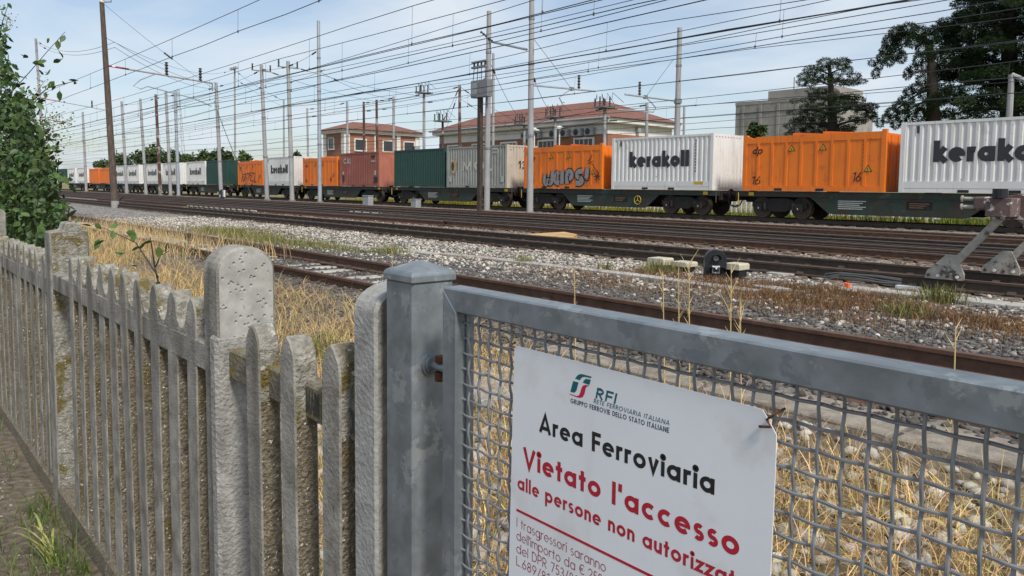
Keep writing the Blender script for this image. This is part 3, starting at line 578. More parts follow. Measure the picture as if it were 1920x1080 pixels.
# ---- the sign
SY = FY+.0085
sg = thing('warning_sign', 'white enamel no-entry railway sign with black and red lettering', 'sign', (-.64, SY, .35))
mb = MB(); nx, nz = 24, 24
def signpt(u, v, back=0):
    x = -.860-.014*(1-v)*.9+(u*(.439-.006*(1-v)+.014*(1-v)*.9)); z = .40+v*.588-.003*u
    bend = -.004*max(0, u-.9)*10*max(0, v-.9)*10*.8
    if u > .999 and v > .999: x -= .010; z -= .010
    return (x, SY+bend*.6+back, z)
vs = [signpt(i/nx, j/nz) for i in range(nx+1) for j in range(nz+1)]+[signpt(i/nx, j/nz, .0015) for i in range(nx+1) for j in range(nz+1)]
q = lambda i, j: i*(nz+1)+j
M0 = (nx+1)*(nz+1)
fs = [(q(i, j), q(i+1, j), q(i+1, j+1), q(i, j+1)) for i in range(nx) for j in range(nz)]+[(M0+q(i, j), M0+q(i, j+1), M0+q(i+1, j+1), M0+q(i+1, j)) for i in range(nx) for j in range(nz)]
ring = [q(i, 0) for i in range(nx)]+[q(nx, j) for j in range(nz)]+[q(i, nz) for i in range(nx, 0, -1)]+[q(0, j) for j in range(nz, 0, -1)]
fs += [(ring[i], M0+ring[i], M0+ring[(i+1) % len(ring)], ring[(i+1) % len(ring)]) for i in range(len(ring))]
mb.add(vs, fs); mb.build('plate', SIGNW, sg, smooth=True)
TO = (0, SY-.0001, 0); LF = .00012
def tline(name, txt, x0, x1, base, cap, wt, m, sp=.1, shear=0):
    """one line of print, each word a part of its own"""
    adv = 0; starts = []; word = ''; words = []
    for ch in txt+' ':
        if ch == ' ':
            if word: words.append((word, w0, adv-sp)); word = ''
            adv += glyph(' ', wt)[0]+sp
        else:
            if not word: w0 = adv
            word += ch; adv += glyph(ch, wt)[0]+sp
    tot = words[-1][2]; kx = (x1-x0)/tot
    for wd, a, b in words: mb = MB(); lettering(mb, wd, x0+a*kx, x0+b*kx, base, cap, wt, TO, lift=LF, sp=sp, shear=shear); mb.build(name, m, sg)
tline('printed_word', 'Area Ferroviaria', -.802, -.4975, .8675, .0275, .195, BLK, sp=.11)
tline('printed_word', "Vietato l'accesso", -.837, -.4625, .8045, .0305, .20, RED, sp=.12)
tline('printed_word', 'alle persone non autorizzate', -.849, -.448, .7655, .0215, .19, RED, sp=.12)
MB().box((-.851, SY-.00025, .7292), (-.448, SY-.00005, .7332)).build('rule', RED, sg)
SM = mat('print_small', (.33, .03, .06), .45, var=.05)
tline('small_print_word', 'I trasgressori saranno', -.850, -.666, .7045, .0150, .085, SM, sp=.13)
tline('small_print_word', "dell'importo da € 258", -.850, -.672, .6840, .0150, .085, SM, sp=.12)
tline('small_print_word', 'del DPR 753/80', -.850, -.716, .6635, .0150, .085, SM, sp=.12)
tline('small_print_word', 'L.689/81', -.850, -.776, .6430, .0150, .085, SM, sp=.12)
tline('company_name_word', 'RFI', -.691, -.6545, .9425, .0150, .15, TEAL, shear=.22, sp=.12)
tline('company_name_word', 'RETE FERROVIARIA ITALIANA', -.694, -.566, .9352, .0062, .13, TEAL, shear=.2, sp=.16)
tline('company_name_word', 'GRUPPO FERROVIE DELLO STATO ITALIANE', -.738, -.566, .9255, .0068, .17, NAVY, sp=.16)
def blob(name, poly, m):
    V = [(-.740+a*.0405, SY-.0002, .9365+b*.0345) for a, b in poly]; mb = MB(); mb.add(V, [tuple(range(len(V)))]); bm = bmesh.new(); o = mb.build(name, m, sg)
    bm.from_mesh(o.data); bmesh.ops.triangulate(bm, faces=bm.faces); bm.to_mesh(o.data); bm.free()
blob('logo_shape', [(.25, .74), (.33, .86), (.42, .95), (.55, 1.0), (1.02, 1.0), (1.0, .93), (.72, .92), (.60, .88), (.52, .80), (.48, .72)], TEAL)
blob('logo_shape', [(.62, .66), (.68, .78), (.76, .85), (.99, .87), (.93, .64)], TEAL)
blob('logo_shape', [(.16, .62), (.42, .62), (.33, .28), (.26, .17), (.18, .14), (.03, .14)], TEAL)
blob('logo_shape', [(.0, .05), (.34, .04), (.44, .09), (.50, .20), (.56, .42), (.63, .54), (.74, .60), (.90, .61), (.90, .58), (.82, .55), (.76, .46), (.71, .22), (.63, .07), (.50, .0), (.36, -.01), (.0, .02)], CRIM)
for (x, z) in ((-.4285, .974), (-.862, .987)):
    mb = MB(); mb.tube([(x+.012, MY, z+.016), (x+.006, SY-.006, z+.010), (x-.003, SY-.005, z+.002), (x+.004, SY-.007, z-.004), (x-.012, SY-.004, z-.008)] if x > -.6 else [(x-.004, MY, z+.003), (x-.002, SY-.005, z+.001), (x+.007, SY-.004, z-.001)], .0016 if x > -.6 else .0014, 6); mb.build('tie_wire', RUST, sg, smooth=True)

# ================================================================== TRAIN
TY0, TY1, TZ = 29.5, 31.94, 1.163          # near and far faces of the containers, height of the wagon deck
TYC = (TY0+TY1)/2
def side_text(parent, s, x0, x1, base, cap, wt, m, name='lettering', y=TY0+.0195, **k):
    mb = MB(); lettering(mb, s, x0, x1, base, cap, wt, (0, y, 0), lift=.0015, **k); return mb.build(name, m, parent)
def corrugated(a0, a1, n, zlo, zhi, depth, plane):
    """trapezoid corrugation between a0..a1; plane(a, d, z) -> xyz"""
    mb = MB(); p = (a1-a0)/n; vs = []; prof = []
    for i in range(n): prof += [(a0+i*p, 0), (a0+i*p+p*.22, 0), (a0+i*p+p*.38, depth), (a0+i*p+p*.72, depth), (a0+i*p+p*.88, 0)]
    prof.append((a1, 0))
    for a, d in prof: vs += [plane(a, d, zlo), plane(a, d, zhi)]
    return mb.add(vs, [(2*i, 2*i+2, 2*i+3, 2*i+1) for i in range(len(prof)-1)])
def container_shell(t, x0, x1, ht, m, mend, ncor, posts=True, base_h=.28):
    z0, z1 = TZ+.012, TZ+ht; pw = .16
    for xa in (x0, x1-pw):
        for ya in (TY0, TY1-pw):
            mm = mend if xa > x0 else m
            MB().box((xa, ya, z0), (xa+pw, ya+pw, z1)).build('corner_post', mm, t)
    for ya in (TY0+.012, TY1-.012-.09):
        MB().box((x0+pw, ya, z0), (x1-pw, ya+.09, z0+base_h*.55)).build('bottom_rail', m, t)
        MB().box((x0+pw, ya, z1-.11), (x1-pw, ya+.09, z1-.012)).build('top_rail', m, t)
    if ncor:
        corrugated(x0+pw, x1-pw, ncor, z0+base_h*.55, z1-.11, .034, lambda a, d, z: (a, TY0+.022+d, z)).build('side_panel', m, t)
        corrugated(x0+pw, x1-pw, ncor, z0+base_h*.55, z1-.11, .034, lambda a, d, z: (a, TY1-.022-d, z)).build('side_panel', m, t)
    corrugated(TY0+pw, TY1-pw, 9, z0+.06, z1-.05, .05, lambda a, d, z: (x1-.02-d, a, z)).build('end_panel', mend, t)
    MB().box((x0+.03, TY0+pw, z0+.02), (x0+.06, TY1-pw, z1-.05)).build('end_panel', m, t)
    MB().box((x0+.05, TY0+.06, z1-.05), (x1-.05, TY1-.06, z1-.02)).build('roof', m, t)
    MB().box((x0+.1, TY0+.11, z0), (x1-.1, TY1-.11, z0+.06)).build('floor', WDARK, t)
    for ya in (TY0+pw, ): 
        for a in (.0,): MB().box((x1-.10, TY0+pw, z0), (x1-.03, TY1-pw, z0+.14)).build('end_sill', mend, t); MB().box((x1-.10, TY0+pw, z1-.12), (x1-.03, TY1-pw, z1-.012)).build('end_header', mend, t)
    for fx in (.36, .62):
        xx = x0+(x1-x0)*fx; MB().box((xx-.18, TY0+.004, z0+.004), (xx+.18, TY0+.05, z0+.105)).build('fork_pocket', BLACKP, t)
def box_container(x0, lab, m, mend, ncor=22, ht=2.59, brand=None, group='containers on the train'):
    x1 = x0+6.06; t = thing('shipping_container', lab, 'container', ((x0+x1)/2, TYC, TZ), group); container_shell(t, x0, x1, ht, m, mend, ncor)
    if brand == 'k':
        MB().box((x0+.16, TY0+.006, TZ+.17), (x1-.16, TY0+.034, TZ+.42)).build('side_skirt', m, t)
        side_text(t, 'kerakoll', x0+1.14, x0+4.74, TZ+1.11, .74, .275, mat('print_charcoal', (.028, .03, .034), .5, var=.05), sp=.055)
        z = TZ+ht-.35
        mb = MB()
        for i in range(11): mb.box((x1-.98, TY0+.008, z-.14*i), (x1-.93, TY0+.016, z-.14*i+.09))
        mb.build('stencil_marks', NAVY, t, kind='stuff')
        MB().box((x0+.55, TY0+.004, TZ+ht-.42), (x0+.63, TY0+.018, TZ+ht-.16)).build('vent', INSUL, t)
        MB().box((x1-1.0, TY0+.002, TZ+.27), (x1-.5, TY0+.005, TZ+.40)).build('label_plate', YELLOW, t)
    return t
def tri_sticker(t, x, z, s, y=TY0):
    a = MB(); a.add([(x-s*.6, y-.004, z), (x+s*.6, y-.004, z), (x, y-.004, z+s)], [(0, 1, 2)]); st = a.build('warning_triangle', BLK, t)
    b = MB(); b.add([(x-s*.42, y-.008, z+s*.10), (x+s*.42, y-.008, z+s*.10), (x, y-.008, z+s*.82)], [(0, 1, 2)]); b.build('triangle_face', YELLOW, st)
    c = MB(); c.box((x-s*.05, y-.013, z+s*.18), (x+s*.05, y-.0105, z+s*.52)); c.build('triangle_mark', BLK, st)
def orange_container(x0, lab, marks='16', graffiti=False, detail=True):
    x1 = x0+6.06; t = thing('bulk_container', lab, 'container', ((x0+x1)/2, TYC, TZ), 'orange bulk containers on the train'); ht = 2.33; z0, z1 = TZ+.012, TZ+ht
    pw = .17
    for xa in (x0, x1-pw):
        for ya in (TY0, TY1-pw): MB().box((xa, ya, z0), (xa+pw, ya+pw, z1+.06)).build('corner_post', ORANGE, t)
    MB().box((x0+pw, TY0+.03, z0+.15), (x1-pw, TY0+.06, z1-.22)).build('side_panel', ORANGE, t); MB().box((x0+pw, TY1-.06, z0+.15), (x1-pw, TY1-.03, z1-.22)).build('side_panel', ORANGE, t)
    for y in (TY0+.005, TY1-.095):
        MB().box((x0+pw, y, z0), (x1-pw, y+.09, z0+.22)).build('bottom_rail', ORANGE, t)
        MB().prism([(x0+pw, z1-.30), (x1-pw, z1-.30), (x1-pw, z1-.02), (x0+pw+.45, z1-.02), (x0+pw+.30, z1-.10), (x0+pw, z1+.02)], 'y', y, y+.09).build('top_rail', ORANGE, t)
    rb = None
    for k in range(8):
        x = x0+.72+k*(6.06-1.5)/7
        if rb is None: rb = MB().box((-.055, TY0+.002, z0+.2), (.055, TY0+.034, z1-.28)).build('rib', ORANGE, None); rb.parent = t; rb.location = Vector((x, 0, 0))-t.location
        else: dup(rb, t, Vector((x, 0, 0))-t.location)
    MB().box((x1-.09, TY0+pw, z0+.03), (x1-.04, TY1-pw, z1-.10)).build('end_wall', ORANGE, t)
    for k in range(3): MB().box((x1-.045, TY0+.5+k*.62, z0+.1), (x1-.012, TY0+.62+k*.62, z1-.14)).build('end_stiffener', ORANGE, t)
    MB().box((x0+.04, TY0+pw, z0+.03), (x0+.09, TY1-pw, z1-.10)).build('end_wall', ORANGE, t)
    MB().box((x0+.1, TY0+.1, z1-.11), (x1-.1, TY1-.1, z1-.06)).build('roof', ORANGE, t)
    for k, xx in enumerate((x0+2.1, x0+3.4)):
        ha = MB(); ha.prism([(xx, z1-.06), (xx+1.15, z1-.06), (xx+1.15, z1+.03), (xx+.25, z1+.10), (xx, z1+.10)], 'y', TY0+.35, TY1-.35); h_ = ha.build('roof_hatch', ORANGE, t)
        MB().box((xx-.012, TY0+.38, z1-.03), (xx+.004, TY0+1.0, z1+.08)).build('hatch_opening', BLACKP, h_)
    for fx in (.28, .58): MB().box((x0+6.06*fx-.17, TY0-.002, z0+.01), (x0+6.06*fx+.17, TY0+.05, z0+.115)).build('fork_pocket', BLACKP, t)
    if detail:
        for xx in (x0+2.25, x0+3.6): tri_sticker(t, xx, TZ+1.66, .27)
        tri_sticker(t, x0+5.42, TZ+.78, .28)
        side_text(t, 'dp', x0+.42, x0+.90, TZ+1.58, .30, .17, BLK, shear=.3, y=TY0+.0005)
        mb = MB()
        for i in range(9): mb.box((x1-.86, TY0+.024, TZ+1.9-.15*i), (x1-.82, TY0+.0285, TZ+2.0-.15*i))
        mb.build('stencil_marks', BLK, t, kind='stuff')
    if marks: side_text(t, marks, x0+.40, x0+.84, TZ+.28, .34, .10, BLK, shear=.2, name='chalk_number', y=TY0+.0005); side_text(t, marks, x0+4.80, x0+5.14, TZ+.40, .36, .11, BLK, shear=.2, name='chalk_number', y=TY0+.0005)
    if graffiti:
        F_ = lambda pts: [(x0+1.72+a*.70, TZ+.18+b*.86) for a, b in pts]
        L_ = [[(.1, .75), (.05, .2), (.3, .05), (.5, .4), (.7, .08), (.95, .3), (1.0, .95)], [(1.65, .85), (1.3, .6), (1.3, .2), (1.75, .15)], [(1.35, .5), (1.65, .52)], [(2.05, .95), (2.05, .1)], [(2.6, .1), (2.6, .9), (3.1, .85), (3.1, .5), (2.7, .45)],
              [(4.25, .9), (3.7, .85), (3.65, .55), (4.15, .45), (4.2, .15), (3.55, .15)], [(4.75, 1.1), (4.65, .45)], [(4.6, .12), (4.66, .16)]]
        for nm, wv, off, m in (('graffiti_outline', .40, .004, BLK), ('graffiti_fill', .28, .012, SILVER)):
            mb = MB()
            for i, p in enumerate(L_):
                # round the corners
                q = F_(p)
                for _ in range(2): q = [q[0]]+[((a[0]*(1-f)+b[0]*f), (a[1]*(1-f)+b[1]*f)) for a, b in zip(q[:-1], q[1:]) for f in (.25, .75)]+[q[-1]]
                stroke_mesh(mb, q, wv, np.array([0, TY0-.004, 0.]), np.array([1., 0, 0]), np.array([0, 0, 1.]), np.array([0, -(off+.0007*i), 0]))
            mb.build(nm, m, t)
        mb = MB()
        for i, p in enumerate([[(.3, .75), (.25, .35)], [(.6, .7), (.62, .4)], [(1.45, .8), (1.4, .3)], [(2.75, .75), (2.95, .7)], [(3.8, .7), (4.05, .6), (3.85, .35)], [(4.8, 1.5), (5.05, 1.62), (5.2, 1.9)], [(4.85, 1.35), (5.3, 1.5)], [(5.2, 1.35), (5.75, .8)], [(5.5, .75), (6.0, .35)], [(5.55, .35), (5.95, .78)], [(5.7, .2), (5.78, .9)], [(5.4, .55), (6.1, .58)]]):
            stroke_mesh(mb, F_(p), .045, np.array([0, TY0-.004, 0.]), np.array([1., 0, 0]), np.array([0, 0, 1.]), np.array([0, -(.022+.0007*i), 0]))
        mb.build('graffiti_lines', BLK, t)
    return t
box_container(-11.87, 'white corrugated container at the right edge, partly out of the picture, lettered kerakoll', CWHITE, CWHITE, brand='k')
orange_container(-18.45, 'orange bulk container numbered 16 near the buffer stop')
box_container(-26.05, 'white corrugated container between the two large orange containers, lettered kerakoll', CWHITE, CWHITE, brand='k')
orange_container(-32.77, 'orange bulk container with silver graffiti beside the two grey masts', marks='3', graffiti=True)
cg = box_container(-40.33, 'weathered grey container with a faded emblem and the letters MOL', CGREY, CCREAM)
side_text(cg, 'MOL', -38.65, -35.7, TZ+1.05, .62, .2, mat('print_faded', (.52, .50, .42), .7, var=.2, scale=3), sp=.2)
mb = MB(); mb.add([(-39.55+.45*math.cos(a)*.75, TY0+.010, TZ+1.36+.5*math.sin(a)) for a in np.linspace(0, 2*math.pi, 17)[:-1]], [tuple(range(16))]); eb = mb.build('emblem', mat('print_ochre', (.50, .33, .18), .7, var=.3, scale=4), cg)
mb = MB(); mb.add([(-39.67+.25*math.cos(a)*.6, TY0+.006, TZ+1.36+.3*math.sin(a)) for a in np.linspace(0, 2*math.pi, 13)[:-1]], [tuple(range(12))]); mb.build('emblem_centre', CGREEN, eb)
for (x, z, a, b) in ((-35.6, 2.3, .38, .12), (-35.6, 2.1, .38, .1), (-40.05, .35, .3, .35), (-37.0, .5, .25, .35), (-34.85, .35, .3, .35)): MB().box((x, TY0+.004, TZ+z), (x+a, TY0+.012, TZ+z+b)).build('paint_patch', LINEW, cg)
mb = MB(); lettering(mb, '13', 30.4, 31.0, TZ+1.2, .42, .12, (-34.262, 0, 0), (0, 1, 0), (0, 0, 1), (1, 0, 0), lift=.004); mb.build('chalk_number', BLK, cg)
box_container(-46.66, 'plain dark green container left of the grey MOL container', CGREEN, CGREEN, ncor=26)
cb = box_container(-54.75, 'brown corrugated container lettered CAI', CBROWN, CBRIGHT)
side_text(cb, 'CAI', -54.1, -53.0, TZ+1.75, .42, .2, LINEW, sp=.12)
for (x, z, a, b, m) in ((-54.25, .35, .28, .5, BLK), (-49.5, .30, .5, .42, BLK), (-49.4, .85, .22, .35, LINEW), (-54.25, .9, .2, .25, LINEW), (-49.9, 2.15, .6, .18, BLK), (-49.9, 1.85, .6, .08, LINEW)): MB().box((x, TY0+.004, TZ+z), (x+a, TY0+.012, TZ+z+b)).build('paint_patch', m, cb)
orange_container(-61.2, 'orange bulk container left of the brown CAI container, crossed by a tall mast', marks='6')
box_container(-69.0, 'white kerakoll container between two small orange containers', CWHITE, CWHITE, brand='k')
o10 = orange_container(-75.75, 'orange bulk container with black scribbles next to the distant dark green container', marks=None)
mb = MB()
for i, p in enumerate([[(.8, .3), (1.0, .9), (1.3, .4), (1.6, .95), (1.9, .5)], [(2.2, .4), (2.4, 1.05), (2.9, .9), (2.6, .5), (3.2, .35)], [(3.5, .9), (3.4, .3), (3.9, .35)], [(1.2, 1.05), (2.8, 1.2), (3.6, 1.1)], [(4.3, .3), (4.4, .8)]]):
    stroke_mesh(mb, [(-75.75+a*1.2, TZ+b) for a, b in p], .09, np.array([0, TY0-.004, 0.]), np.array([1., 0, 0]), np.array([0, 0, 1.]), np.array([0, -(.006+.0007*i), 0]))
mb.build('graffiti_lines', BLK, o10)
box_container(-84.6, 'dark green container, the farther of the two, beside a row of white ones', CGREEN, CGREEN, ncor=26)
for x0, lab in ((-91.2, 'white kerakoll container touching the farther dark green container'), (-100.0, 'white kerakoll container, second from the farther dark green one'), (-107.4, 'white kerakoll container, third from the farther dark green one'),
                (-116.4, 'white kerakoll container, fourth from the farther dark green one'), (-122.9, 'white kerakoll container partly hidden behind the leaning timber pole'), (-147.0, 'farthest-but-one white container, right beside the bramble bush'), (-154.6, 'farthest white container, half hidden by the bramble bush')):
    box_container(x0, lab, CWHITE, CWHITE, brand='k')
orange_container(-131.6, 'distant orange bulk container just left of the leaning timber pole', marks=None, detail=False)
orange_container(-138.4, 'farthest orange bulk container on the train', marks=None, detail=False)
box_container(-163.2, 'dark container at the far end of the train behind the bramble bush', CGREEN, CGREEN, ncor=26)

# ---- wagons
def ring(cx, cy, cz, r, n=24): return [(cx+r*math.cos(2*math.pi*k/n), cy, cz+r*math.sin(2*math.pi*k/n)) for k in range(n)]
def make_wagon(xc, lab):
    t = thing('container_wagon', lab, 'wagon', (xc, TYC, 0), 'container wagons of the train'); hl = 6.75
    for s, y in ((1, TY0+.10), (-1, TY1-.10-.14)):
        MB().box((xc-hl, y, TZ-.24), (xc+hl, y+.14, TZ-.01)).build('solebar', WGREEN, t)
        MB().prism([(xc-3.35, TZ-.24), (xc+3.35, TZ-.24), (xc+3.25, TZ-.30), (xc+2.55, TZ-.86), (xc+2.35, TZ-.90), (xc-2.35, TZ-.90), (xc-2.55, TZ-.86), (xc-3.25, TZ-.30)], 'y', y+.02, y+.11).build('belly_frame', WGREEN, t)
    MB().box((xc-hl, TYC-.3, TZ-.5), (xc+hl, TYC+.3, TZ-.06)).build('centre_sill', WDARK, t)
    for s in (-1, 1): MB().box((xc+s*hl-.06, TY0+.12, TZ-.42), (xc+s*hl+.06, TY1-.12, TZ-.02)).build('headstock', WDARK, t)
    for s in (-1, 1):
        for y in (TYC-.88, TYC+.88):
            b = MB(); b.tube([(xc+s*hl, y, 1.02), (xc+s*(hl+.42), y, 1.02)], .09, 10).tube([(xc+s*(hl+.40), y, 1.02), (xc+s*(hl+.46), y, 1.02)], .22, 14); b.build('buffer', WDARK, t, smooth=True)
        MB().tube([(xc+s*hl, TYC, .95), (xc+s*(hl+.3), TYC, .80), (xc+s*(hl+.55), TYC, .88)], .05, 8).build('coupling', WDARK, t)
        MB().tube([(xc+s*hl, TY0+.7, .9), (xc+s*(hl+.15), TY0+.7, .55), (xc+s*(hl+.35), TY0+.7, .42), (xc+s*(hl+.55), TY0+.7, .52)], .03, 8).build('brake_hose', BLACKP, t)
        MB().tube([(xc+s*(hl-.15), TY0+.04, TZ-.08), (xc+s*(hl-.15), TY0+.04, TZ-.55)], .02, 6).build('grab_iron', YELLOW if s < 0 else RAILR, t)
        MB().box((xc+s*(hl-.75)-.12, TY0+.075, TZ-.2), (xc+s*(hl-.75)+.12, TY0+.098, TZ-.05)).build('lashing_hook', YELLOW, t)
    for s in (-1, 1):
        bx = xc+s*4.72
        f = MB(); y = TY0+.30
        bg_ = MB().box((bx-.9, TYC-.9, .42), (bx+.9, TYC+.9, .62)).build('bogie', WDARK, t)
        for y in (TYC-1.06, TYC+.94): MB().prism([(bx-1.25, .50), (bx-1.0, .36), (bx-.55, .40), (bx-.3, .30), (bx+.3, .30), (bx+.55, .40), (bx+1.0, .36), (bx+1.25, .50), (bx+1.25, .68), (bx+.7, .74), (bx+.35, .86), (bx-.35, .86), (bx-.7, .74), (bx-1.25, .68)], 'y', y, y+.12).build('side_frame', WDARK, bg_)
        for ax in (-.9, .9):
            for y in (29.95, 31.45):
                wv = MB(); wv.tube([(bx+ax, y-.065, .46), (bx+ax, y+.075, .46)], .455, 28); wv.tube([(bx+ax, y+(.06 if y < 30.7 else -.06)-.01, .46), (bx+ax, y+(.06 if y < 30.7 else -.06)+.03, .46)], .49, 28); wv.build('wheel', RAILD, bg_, smooth=True)
            MB().tube([(bx+ax, 29.95, .46), (bx+ax, 31.45, .46)], .085, 10).build('axle', WDARK, bg_)
            bxx = MB().box((bx+ax-.16, TYC-1.16, .33), (bx+ax+.16, TYC-1.07, .62)).build('axle_box', WDARK, bg_)
            mk = MB(); mk.box((bx+ax-.02, TYC-1.172, .40), (bx+ax+.02, TYC-1.163, .47)).build('chalk_mark', LINEW, bg_)
            spn = MB(); spn.tube([(bx+ax+(.25 if ax < 0 else -.25), TYC-1.10, .38), (bx+ax+(.25 if ax < 0 else -.25), TYC-1.10, .66)], .07, 10); spn.build('spring', WDARK, bg_, smooth=True)
    # inscriptions and hand brake wheel on the belly frame
    yy = TY0+.116
    mb = MB()
    for i in range(5): mb.box((xc-2.15, yy-.003, TZ-.38-.075*i), (xc-2.15+1.1-.12*(i % 3), yy+.002, TZ-.345-.075*i))
    mb.build('inscription', LINEW, t, kind='stuff')
    MB().box((xc+.45, yy-.004, TZ-.62), (xc+1.35, yy+.002, TZ-.34)).build('data_panel', WDARK, t)
    mb = MB(); 
    for i in range(3): mb.box((xc+.55, yy-.008, TZ-.42-.075*i), (xc+1.25-.1*i, yy-.0055, TZ-.395-.075*i))
    mb.build('inscription', mat('print_brown', (.22, .12, .06), .7, var=.1), t, kind='stuff')
    return t
def handbrake(t, xc):
    hwz = TZ-.52; hx = xc+2.05
    h_ = MB(); pts = [(hx+.21*math.cos(a), TY0+.06, hwz+.21*math.sin(a)) for a in np.linspace(0, 2*math.pi, 21)]; h_.tube(pts, .018, 6, cap=False); hw = h_.build('handbrake_wheel', YELLOW, t, smooth=True)
    for a in (90, 210, 330): MB().tube([(hx, TY0+.06, hwz), (hx+.2*math.cos(math.radians(a)), TY0+.06, hwz+.2*math.sin(math.radians(a)))], .014, 6).build('spoke', YELLOW, hw)
def copy_wagon(src, xc, lab):
    r = src.copy(); link(r); r.location.x = xc; r['label'] = lab
    for ch in src.children:
        c_ = ch.copy(); link(c_, r)
        for g_ in ch.children: d = g_.copy(); link(d, c_)
    return r
W0 = make_wagon(-12.05, 'green container wagon under the orange 16 container, behind the buffer stop')
for xc, lab in ((-26.4, 'container wagon carrying the graffitied orange and a white container'), (-40.45, 'container wagon under the dark green and the grey MOL containers'), (-54.9, 'container wagon under the brown CAI container'), (-69.3, 'container wagon under the white container between two small orange ones'),
                (-84.7, 'container wagon under the farther dark green container'), (-100.4, 'container wagon under the second and third white containers of the far row'), (-116.6, 'container wagon under the fourth white container of the far row'), (-132.0, 'container wagon under the two distant orange containers'), (-147.9, 'farthest container wagon in view, next to the bramble bush')):
    wg = copy_wagon(W0, xc, lab)
    if xc == -26.4: handbrake(wg, xc)

# ================================================================== MASTS
def mast(px, py, Y, lab, r0=.15, r1=.10, m=MAST, tip=None, kind='catenary_mast', band=True, z0=-.25, head=None, arms=()):
    """mast standing at track distance Y whose foot is seen at column px and whose tip at (tip)"""
    b = at_y(px, py, Y); b[2] = z0; tx, ty = tip; d = ray(tx, ty); k = math.hypot(b[0], b[1])/math.hypot(d[0], d[1]); top = O+d*k
    lim = np.array([min(max(top[0]-b[0], -1.5), 1.5), min(max(top[1]-b[1], -1.5), 1.5)])
    t = thing(kind, lab, 'mast', b, 'masts in the railway yard')
    P1 = np.array([b[0]+lim[0], b[1]+lim[1], top[2]]); mb = MB(); mb.tube([b, P1], [r0, r1], 12); mb.build('shaft', m, t, smooth=True)
    MB().tube([b-np.array([0, 0, .1]), b+np.array([0, 0, .25])], r0*1.5, 10).build('footing', CONC, t)
    if band:
        for f in (.33, .62, .8): p = b+(P1-b)*f; MB().tube([p-np.array([0, 0, .06]), p+np.array([0, 0, .06])], (r0+(r1-r0)*f)*1.18, 10).build('band', STEEL, t)
    return t, b, P1
def insulator(parent, p, q, r=.06):
    p, q = np.array(p, float), np.array(q, float); n = 9; pts = [p+(q-p)*i/n for i in range(n+1)]; rs = [r*(.45 if i % 2 == 0 else 1) for i in range(n+1)]
    MB().tube(pts, rs, 8).build('insulator', INSUL, parent, smooth=True)
def cantilever(t, base, end, contact, stay=None):
    """bracket arm with insulator, stay and the curved registration arm that holds the contact wire"""
    base, end, contact = (np.array(v, float) for v in (base, end, contact)); MB().tube([base, end], .05, 8).build('bracket_arm', MASTG, t, smooth=True)
    p = base+(end-base)*.72; insulator(t, p+np.array([0, 0, .05]), p+np.array([0, 0, .75]), .09)
    if stay is not None: MB().tube([np.array(stay, float), base+(end-base)*.6], .012, 5).build('stay_wire', WIRE, t)
    dv = (end-base)/np.linalg.norm(end-base); q = base+(end-base)*.6
    pts = [q, q-dv*.5+np.array([0, 0, -.25]), q-dv*.9+np.array([0, 0, -.5]), q-dv*.7+np.array([0, 0, -.75]), contact]
    MB().tube(pts, .032, 6).build('registration_arm', MASTG, t, smooth=True); MB().box(q-.09, q+.09).build('arm_clamp', STEEL, t)
tA, bA, pA = mast(993.5, 404, 25.9, 'tallest grey mast, cut by the top of the picture, before the graffitied container', .17, .12, MAST, (997.6, -60))
cantilever(tA, at_x(1000, 160, bA[0]), at_x(1116, 171, bA[0]), at_x(1058, 192, bA[0]), stay=at_x(997, 68, bA[0]))
tB, bB, pB = mast(912.6, 400, 25.7, 'grey mast with the switch cabinet, left of the tallest mast', .17, .12, MAST, (917, 21))
cA = at_y(889, 185, 25.45); cBx = at_y(921, 148, 25.45)
cab = MB().box((cA[0], 25.2, cA[2]), (cBx[0], 25.52, cBx[2])).build('switch_cabinet', STEEL, tB, bevel=.02)
MB().box((cA[0]+.1, 25.17, cA[2]+.12), (cA[0]+.5, 25.198, cBx[2]-.15)).build('cabinet_door', ALU, cab)
d0 = at_y(886, 128, 25.4); d1 = at_y(913, 113, 25.4)
MB().box((d0[0], 25.3, d0[2]-.05), (d1[0], 25.5, d0[2]+.05)).box((d0[0], 25.3, d1[2]-.04), (d1[0], 25.5, d1[2]+.04)).build('isolator_frame', STEEL, tB, kind='stuff')
for k in range(4): xk = d0[0]+(d1[0]-d0[0])*(k+.5)/4; insulator(tB, (xk, 25.4, d0[2]), (xk, 25.4, d1[2]), .07); MB().tube([(xk, 25.4, d0[2]), (xk-.1+.05*k, 25.4, cBx[2])], .02, 5).build('lead', WIRE, tB)
MB().box((bB[0]-.42, 25.35, -.2), (bB[0]-.18, 25.55, cA[2])).build('cable_duct', RAILD, tB)
MB().tube([at_y(925, 79, 25.7), at_y(988, 93, 25.9)], .06, 8).build('cross_beam', MASTG, tB, smooth=True)
insulator(tB, at_y(925, 79, 25.7), at_y(902, 60, 25.6), .07)
tC, bC, pC = mast(1268, 300, 35.2, 'stepped grey mast behind the white container between the orange ones', .19, .13, MAST, (1274.6, 52))
cantilever(tC, at_x(1264, 189, bC[0]), at_x(1172, 177, bC[0]), at_x(1158, 205, bC[0]), stay=at_x(1262, 112, bC[0]))
MB().tube([bC+(pC-bC)*.62, bC+(pC-bC)*.60], .22, 10).build('collar', STEEL, tC)
